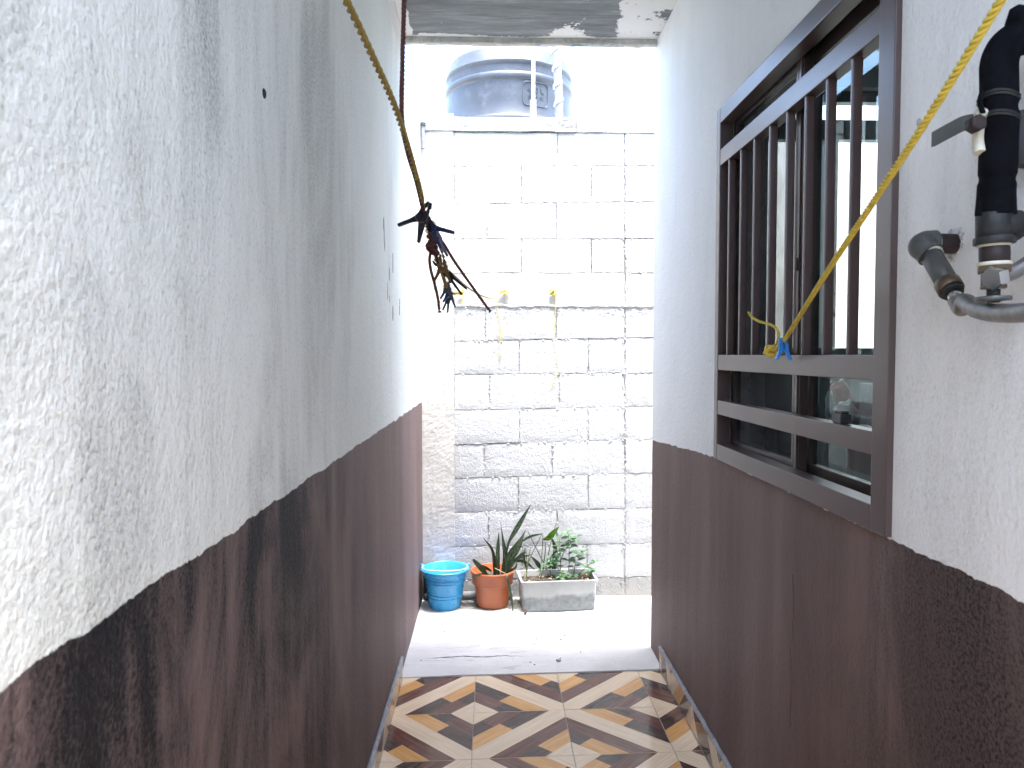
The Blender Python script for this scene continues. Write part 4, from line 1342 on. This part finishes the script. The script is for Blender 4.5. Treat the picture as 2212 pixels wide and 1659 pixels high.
# wall plug near the rope
p = PX(1986, 264, XR)
bm = bmesh.new()
lathe(bm, [(0.0028, -.004), (0.0028, .0015), (0.0058, .0022), (0.0072, .001), (0.0075, -.001)], p, 16, axis=axis_to((-1, 0, 0)))
lathe(bm, [(0.0001, -.003), (0.0029, -.003)], p, 16, axis=axis_to((-1, 0, 0)), mi=1)
tag(link('wall_plug', bm, ['plug', 'hole'], smooth=True), 'small grey wall plug in the white wall beside the right rope', 'wall plug')


# ------------------------------------------------------------------ pots at the foot of the wall
def ZF(x, y): return fz(x, y)
# blue bucket
BC = Vector((-0.262, 4.11, 0.0)); BC.z = ZF(BC.x, BC.y) + 0.001
bk = empty('bucket', BC); tag(bk, 'light blue plastic bucket with ringed sides, left of the orange pot', 'bucket')
bm = bmesh.new()
BH, RB, RT = 0.222, 0.086, 0.122
def br(z): return RB + (RT - RB) * z / BH
prof = [(0.0, 0.004), (RB - .006, 0.0), (RB, 0.004)]
z = .01
for zz in (0.065, 0.082, 0.150, 0.166):
    prof += [(br(zz - .004), zz - .004), (br(zz) + .0028, zz - .001), (br(zz) + .0028, zz + .001), (br(zz + .004), zz + .004)]
prof += [(br(.178), .178), (br(.18) + .004, .1805), (br(.200) + .004, .200), (RT + .006, .205), (RT + .013, .210), (RT + .014, .219), (RT + .010, .2225), (RT + .002, .2225), (RT - .003, .218),
         (br(.1) - .003, .1), (RB - .003, .008), (0.0, .007)]
lathe(bm, prof, BC, 56); link('body', bm, 'bucket', bk, smooth=True)
bm = bmesh.new()
pts = []
for i in range(33):
    a = R(168) + R(204) * i / 32
    rr = RT + .004
    pts.append(BC + Vector((rr * math.cos(a), rr * math.sin(a) * 1.0, .226 + .012 * abs(math.cos((a - R(270)))) ** 2 )))
tube(bm, pts, 0.0032, 8); link('bail_handle', bm, 'bail', bk, smooth=True)
for a in (168, 12):
    bm = bmesh.new(); q = BC + Vector(((RT + .012) * math.cos(R(a)), (RT + .012) * math.sin(R(a)), .212))
    box(bm, q - Vector((.007, .009, .004)), q + Vector((.007, .009, .022)), .003); link('ear', bm, 'bucket', bk)
bm = bmesh.new(); lathe(bm, [(0.0, .120), (0.075, .121), (0.093, .126), (0.098, .150), (0.095, .150), (0.09, .128), (0.0, .124)], BC + Vector((0, 0, -.01)), 40)
tag(link('dish', bm, 'bucket_in', smooth=True), 'deep blue plastic dish lying inside the light blue bucket', 'dish')

# orange pot
PC = Vector((0.004, 4.128, 0.0)); PC.z = ZF(PC.x, PC.y) + 0.001
pot = empty('flower_pot', PC); tag(pot, 'terracotta coloured plastic pot with wide collar between bucket and tub', 'flower pot')
bm = bmesh.new()
lathe(bm, [(0.0, 0.003), (.080, 0.0), (.087, .004), (.1005, .118), (.1020, .122), (.1115, .126), (.1180, .178), (.1215, .186), (.1245, .193), (.1245, .199), (.121, .203), (.115, .202), (.111, .192), (.103, .135), (.085, .10), (0.0, .10)], PC, 56)
link('body', bm, 'pot', pot, smooth=True)
bm = bmesh.new()
rings = lathe(bm, [(0.0001, .160), (0.03, .162), (.06, .160), (.09, .158), (.109, .157)], PC, 36)
for v in bm.verts: v.co.z += 0.006 * noise.noise(v.co * 40)
link('soil', bm, 'soil', pot)

# long tub, its front edge slightly turned
def F0(px, py): 
    q = PZ(px, py, 0.004); return q
fl, fr_ = F0(1130, 1327), F0(1287, 1321)
tdir = (fr_ - fl); tdir.z = 0; TW = tdir.length; tdir.normalize(); tback = Vector((-tdir.y, tdir.x, 0))
TCn = Vector((fl.x, fl.y, ZF(fl.x, fl.y) + .002))
TD, THh = 0.205, 0.172
tub = empty('planter_tub', TCn); tag(tub, 'grey translucent rectangular tub of soil, right of the orange pot', 'planter')
def tp(u, v, z): return TCn + tdir * u + tback * v + Vector((0, 0, z))
def ringrect(bm, ins, z, rc=0.014, k=5):
    pts = []
    for cu, cv, a0 in ((TW - ins - rc, TD - ins - rc, 0), (ins + rc, TD - ins - rc, 90), (ins + rc, ins + rc, 180), (TW - ins - rc, ins + rc, 270)):
        for i in range(k):
            a = R(a0 + 90 * i / (k - 1)); pts.append(bm.verts.new(tp(cu + rc * math.cos(a), cv + rc * math.sin(a), z)))
    return pts
bm = bmesh.new()
rs = [ringrect(bm, *q) for q in ((.006, 0.0), (.003, .004), (-.004, .155), (-.012, .158), (-.013, .170), (-.008, .1725), (-.001, .170), (.001, .15), (.008, .03))]
for a, b in zip(rs, rs[1:]):
    n = len(a)
    for k in range(n): bm.faces.new((a[k], a[(k + 1) % n], b[(k + 1) % n], b[k]))
bm.faces.new(rs[0][::-1])
bmesh.ops.recalc_face_normals(bm, faces=bm.faces[:])
for v in bm.verts: v.co -= TCn
o = link('body', bm, 'planter', tub, smooth=True); o.location = (0, 0, 0)
bm = bmesh.new()
nx, ny = 40, 20
g = [[bm.verts.new(tp(.004 + (TW - .008) * i / nx, .004 + (TD - .008) * j / ny, .140 + .010 * noise.noise(Vector((i * .5, j * .5, 2))) + .004 * noise.noise(Vector((i * 1.7, j * 1.7, 5))))) for i in range(nx + 1)] for j in range(ny + 1)]
for j in range(ny):
    for i in range(nx): bm.faces.new((g[j][i], g[j][i + 1], g[j + 1][i + 1], g[j + 1][i]))
link('soil', bm, 'soil', tub)
bm = bmesh.new()
for i in range(70):
    q = tp(random.uniform(.02, TW - .02), random.uniform(.02, TD - .02), .150 + random.uniform(0, .008))
    a = random.uniform(0, 6.28); L = random.uniform(.010, .032); w = L * random.uniform(.25, .5)
    u = Vector((math.cos(a), math.sin(a), random.uniform(-.3, .3))) * L / 2; v_ = Vector((-math.sin(a), math.cos(a), random.uniform(-.4, .4))) * w / 2
    mm = Vector((0, 0, .004))
    vs = [bm.verts.new(x) for x in (q - u, q - v_ + mm, q + u, q + v_ + mm)]
    bm.faces.new(vs[:3]); bm.faces.new((vs[0], vs[2], vs[3]))
o = link('leaf_litter', bm, 'litter', tub); o['kind'] = 'stuff'


def blade(name, pts, widths, mat, parent, fold=0.35, face=None, n=6):
    """strap leaf along a path with a V fold; UV runs along the leaf"""
    P = smooth_path(pts, n)
    F = frames(P)
    bm = bmesh.new(); uvl = bm.loops.layers.uv.new('UVMap')
    m = len(P); rows = []
    wseg = 4
    for i, p in enumerate(P):
        t = F[i][0]
        f = Vector(face) if face is not None else Vector((0, -1, 0))
        s = t.cross(f).normalized()
        nn = s.cross(t).normalized()
        k = i / (m - 1) * (len(widths) - 1); a = int(min(k, len(widths) - 2)); w = 1.2 * (widths[a] + (widths[a + 1] - widths[a]) * (k - a))
        rows.append([bm.verts.new(p + s * w * u + nn * fold * w * abs(u) * 1.0) for u in (-.5, -.28, 0, .28, .5)])
    back = []
    for i in range(m - 1):
        for j in range(wseg):
            fc = bm.faces.new((rows[i][j], rows[i][j + 1], rows[i + 1][j + 1], rows[i + 1][j])); fc.smooth = True
            for lp, (ii, jj) in zip(fc.loops, ((i, j), (i, j + 1), (i + 1, j + 1), (i + 1, j))): lp[uvl].uv = (ii / (m - 1), (0, .22, .5, .78, 1)[jj])
    r = bmesh.ops.solidify(bm, geom=bm.faces[:], thickness=0.0022)
    return link(name, bm, mat, parent)


def R3(x, y, Y): return PY(877.8 + x * .248, 1042.4 + y * .248, Y)
sp = empty('snake_plant', PC + Vector((0, 0, .16))); tag(sp, 'snake plant with banded upright leaves growing in the orange pot', 'plant')
K = 4.128
for pts, wd, mt in (
    ([(800, 820, K - .01), (795, 650, K - .01), (805, 430, K - .0)], [.014, .020, .021, .016, .001], 'snake'),
    ([(835, 815, K), (860, 640, K), (845, 520, K), (820, 350, K + .01)], [.014, .021, .022, .016, .007, .0008], 'snake'),
    ([(860, 810, K + .03), (880, 560, K + .04), (960, 400, K + .05), (1085, 190, K + .07)], [.010, .012, .010, .012, .021, .024, .016, .001], 'snake'),
    ([(860, 815, K - .02), (900, 660, K - .02), (975, 540, K - .02), (1040, 410, K - .01)], [.012, .028, .040, .042, .032, .014, .001], 'snake_light'),
    ([(770, 815, K), (768, 700, K), (745, 580, K - .01), (668, 480, K - .02)], [.012, .017, .018, .013, .010, .0015], 'snake'),
    ([(700, 800, K - .05), (640, 730, K - .08), (580, 668, K - .09)], [.010, .024, .026, .020, .010], 'snake_light'),
    ([(850, 800, K), (900, 700, K - .02), (985, 655, K - .02), (1100, 625, K + .0)], [.010, .016, .016, .013, .008, .002], 'snake'),
    ([(860, 800, K), (930, 690, K + .02), (1030, 690, K + .03), (1120, 760, K + .03)], [.010, .016, .018, .016, .012, .002], 'snake'),
    ([(870, 790, K + .02), (940, 690, K + .05), (1010, 620, K + .06), (1050, 610, K + .06)], [.008, .014, .016, .012, .002], 'snake'),
    ([(840, 800, K - .03), (900, 770, K - .06), (950, 740, K - .08), (965, 690, K - .08)], [.008, .012, .012, .010, .001], 'snake'),
    ([(740, 770, K), (690, 740, K - .02), (640, 715, K - .04)], [.008, .014, .013, .006], 'snake'),
    ([(720, 805, K - .08), (640, 800, K - .105), (565, 830, K - .118)], [.006, .012, .012, .003], 'snake_light'),
    ([(1010, 510, K + .05), (1080, 470, K + .06), (1180, 445, K + .07)], [.006, .012, .013, .010, .003], 'snake'),
    ([(870, 790, K - .125), (895, 900, K - .128), (915, 1000, K - .128), (930, 1135, K - .125)], [.006, .012, .012, .010, .010, .004], 'snake_light'),
):
    blade('leaf', [R3(*q) for q in pts], wd, mt, sp)
bm = bmesh.new(); tube(bm, smooth_path([R3(770, 745, K - .09), R3(830, 775, K - .12), R3(872, 800, K - .135), R3(876, 830, K - .132)], 5), [0.002] * 10 + [.003] * 6, 6)
link('dry_sheath', bm, 'dry', sp, smooth=True)

# herb with toothed pale leaves in the tub
def leaf_mesh(name, L, w, serr=True):
    bm = bmesh.new()
    n = 8
    L1, L2, Mi = [], [], []
    for i in range(n + 1):
        t = i / n
        ww = w * (math.sin(math.pi * t ** 0.75) ** 0.9) * .5 if 0 < t < 1 else 0.0008
        if serr and 0 < i < n and i % 2: ww *= 0.84
        z = -0.10 * L * (t ** 2) * 1.2
        Mi.append(bm.verts.new((0, t * L, z))); L1.append(bm.verts.new((-ww, t * L - (.02 * L if i % 2 else 0), z + ww * .32))); L2.append(bm.verts.new((ww, t * L - (.02 * L if i % 2 else 0), z + ww * .32)))
    for i in range(n):
        bm.faces.new((L1[i], Mi[i], Mi[i + 1], L1[i + 1])).smooth = True
        bm.faces.new((Mi[i], L2[i], L2[i + 1], Mi[i + 1])).smooth = True
    me = bpy.data.meshes.new(name); bm.to_mesh(me); bm.free(); return me
LM = leaf_mesh('leaf', 0.046, 0.025)
LM.materials.append(M['herb'])
def add_leaf(parent, p, direction, up, s, me=LM):
    d = Vector(direction).normalized(); u = Vector(up)
    x = d.cross(u).normalized(); u = x.cross(d)
    m = Matrix((x, d, u)).transposed().to_4x4()
    o = bpy.data.objects.new('leaf', me); COL.objects.link(o); o.parent = parent
    o.matrix_local = Matrix.Translation(Vector(p) - parent.location) @ m @ Matrix.Scale(s, 4)
rnd = random.Random(11)
def herb(label, stems, yc, sizes=(.75, 1.25)):
    base = R3(*stems[0][0], yc)
    e = empty('leafy_herb', base); tag(e, label, 'plant')
    for stem in stems:
        P = smooth_path([R3(x, y, yc + .012 * k * (1 if len(stem) % 2 else -1)) for k, (x, y) in enumerate(stem)], 8)
        bm = bmesh.new(); tube(bm, P, [0.0026 - .0013 * i / len(P) for i in range(len(P))], 6); link('stem', bm, 'stem', e, smooth=True)
        n = len(P); lev = max(4, int((P[-1] - P[0]).length / 0.036))
        az = rnd.uniform(0, 3)
        for k in range(1, lev + 1):
            q = P[min(n - 1, int(n * (0.28 + 0.72 * k / lev)))]
            az += 1.5
            for s in (0, math.pi):
                a = az + s + rnd.uniform(-.35, .35)
                dr = Vector((math.cos(a), math.sin(a) * .8, rnd.uniform(-.25, .45)))
                sc = rnd.uniform(*sizes) * (1.0 if k < lev else .7)
                bm = bmesh.new(); q2 = q + dr * .014
                add_leaf(e, q + dr * .006, dr, (rnd.uniform(-.2, .2), -.35, 1), sc)
                bm.free()
        for j in range(3):
            a = rnd.uniform(0, 6.28)
            add_leaf(e, P[-1], (math.cos(a), math.sin(a), .8), (0, -.3, 1), .55)
herb('tall herb with toothed light green leaves in the middle of the tub', [[(1330, 830), (1345, 700), (1330, 560), (1340, 470)], [(1412, 830), (1418, 650), (1415, 500), (1405, 430)], [(1340, 700), (1375, 600), (1440, 520), (1490, 470)], [(1420, 700), (1480, 640), (1530, 600)], [(1350, 800), (1300, 720), (1265, 690)], [(1260, 830), (1250, 700), (1285, 600)], [(1455, 830), (1470, 720), (1500, 660)]], 4.16)
herb('low herb leaning over the right rim of the tub', [[(1480, 820), (1540, 760), (1600, 710), (1640, 690)], [(1560, 790), (1590, 770), (1585, 800)]], 4.13, (.6, 1.0))
herb('small herb seedling at the front left of the tub', [[(1165, 850), (1180, 790), (1210, 730), (1240, 700)], [(1430, 840), (1400, 800), (1350, 790)]], 4.09, (.6, .95))
herb('little herb shoot at the front rim of the tub', [[(1340, 850), (1350, 820), (1345, 830)], [(1430, 850), (1440, 830), (1460, 815)]], 4.07, (.6, .9))
# reedy plant with bare stalks
rd = empty('stalky_plant', R3(1160, 800, 4.2)); tag(rd, 'stalky plant with thin bare stems and one bright leaf at the back of the tub', 'plant')
for k, st in enumerate(([(1030, 850, 4.12), (1045, 760, 4.13), (1085, 640, 4.16), (1185, 440, 4.2)], [(1160, 840, 4.14), (1180, 640, 4.18), (1190, 450, 4.2)], [(1195, 700, 4.2), (1130, 570, 4.22), (1060, 430, 4.23)],
                        [(1215, 760, 4.18), (1250, 560, 4.2), (1298, 370, 4.22)], [(1190, 760, 4.19), (1210, 600, 4.21), (1215, 520, 4.22)], [(1020, 850, 4.11), (1050, 720, 4.13), (1040, 570, 4.15)], [(1235, 720, 4.21), (1290, 600, 4.22), (1390, 560, 4.23)],
                        [(1040, 840, 4.11), (1060, 700, 4.12), (1080, 570, 4.14)])):
    P = smooth_path([R3(*q) for q in st], 7)
    bm = bmesh.new(); tube(bm, P, [.0036 - .0018 * i / len(P) for i in range(len(P))], 6); link('stem', bm, 'stem' if k % 2 else 'dark_stem', rd, smooth=True)
blade('leaf', [R3(1190, 498, 4.19), R3(1240, 478, 4.18), R3(1285, 430, 4.18), R3(1330, 385, 4.19)], [.006, .022, .030, .018, .002], 'bright_leaf', rd)
blade('leaf', [R3(1195, 495, 4.19), R3(1230, 492, 4.17), R3(1275, 478, 4.17)], [.004, .012, .012, .003], 'bright_leaf', rd)
blade('leaf', [R3(1280, 790, 4.21), R3(1292, 680, 4.22), R3(1295, 570, 4.22), R3(1270, 490, 4.22)], [.020, .026, .026, .018, .006], 'snake', rd)
blade('leaf', [R3(1165, 750, 4.11), R3(1140, 700, 4.10), R3(1085, 640, 4.09)], [.004, .018, .020, .012, .002], 'snake_light', rd)
blade('leaf', [R3(1040, 740, 4.13), R3(1025, 650, 4.13), R3(1032, 565, 4.14)], [.006, .010, .012, .008, .001], 'snake', rd)
bm = bmesh.new(); tube(bm, smooth_path([R3(1030, 860, 4.11), R3(1035, 810, 4.11), R3(1050, 760, 4.12)], 5), [.006, .0055, .005, .005, .005, .0045, .0045, .004, .004, .0035, .003], 7); link('dry_sheath', bm, 'dry', rd, smooth=True)

# small things on the concrete
q = F0(1136, 1330)
bm = bmesh.new(); tube(bm, [Vector((q.x - .004, q.y - .004, .008)), Vector((q.x - .003, q.y - .006, .020)), Vector((q.x + .002, q.y - .006, .040))], [.006, .007, .005], 6)
tag(link('rotten_stick', bm, 'rust'), 'short rotten brown stick at the front left corner of the tub', 'stick')
bm = bmesh.new(); tube(bm, smooth_path([Vector((q.x - .06, q.y + .01, .010)), Vector((q.x - .03, q.y - .004, .012)), Vector((q.x - .002, q.y - .012, .010))], 4), .003, 6)
tag(link('twig', bm, 'litter'), 'thin pale twig lying in front of the tub', 'twig')
for px, py, s, lb in ((1016, 1303, .014, 'pale stone on the concrete between bucket and orange pot'), (1206, 1430, .010, 'small dark grey pebble near the crack in the concrete')):
    q = F0(px, py)
    bm = bmesh.new(); bmesh.ops.create_icosphere(bm, subdivisions=2, radius=s)
    for v in bm.verts:
        v.co = v.co * (1 + .3 * noise.noise(v.co * 70)); v.co.z *= .6; v.co.x *= 1.3; v.co += Vector((q.x, q.y, .008 + s * .35))
    tag(link('stone', bm, 'stone' if 'pale' in lb else 'bead', smooth=True), lb, 'stone')
bm = bmesh.new()
for i in range(120):
    x, y = random.gauss(.10, .035), random.uniform(4.05, 4.22)
    if i > 80: x, y = random.uniform(-.36, .7), random.uniform(3.3, 4.2)
    bmesh.ops.create_icosphere(bm, subdivisions=1, radius=random.uniform(.0012, .0038), matrix=Matrix.Translation((x, y, .011)) @ Matrix.Diagonal((1.3, 1, .6, 1)))
tag(link('soil_crumbs', bm, 'soil'), kind='stuff')
dr = empty('drain_pipe', (-.1, 4.215, .03)); tag(dr, 'grey drain pipe lying along the foot of the block wall behind the pots', 'pipe')
bm = bmesh.new(); tube(bm, [(-.385, 4.222, .036), (.12, 4.222, .034)], 0.021, 16); link('pipe', bm, 'insul_grey', dr, smooth=True)
bm = bmesh.new(); tube(bm, [(-.376, 4.226, .014), (-.376, 4.226, .05), (-.376, 4.226, .19)], 0.019, 14); link('upright', bm, 'black_plastic', dr, smooth=True)
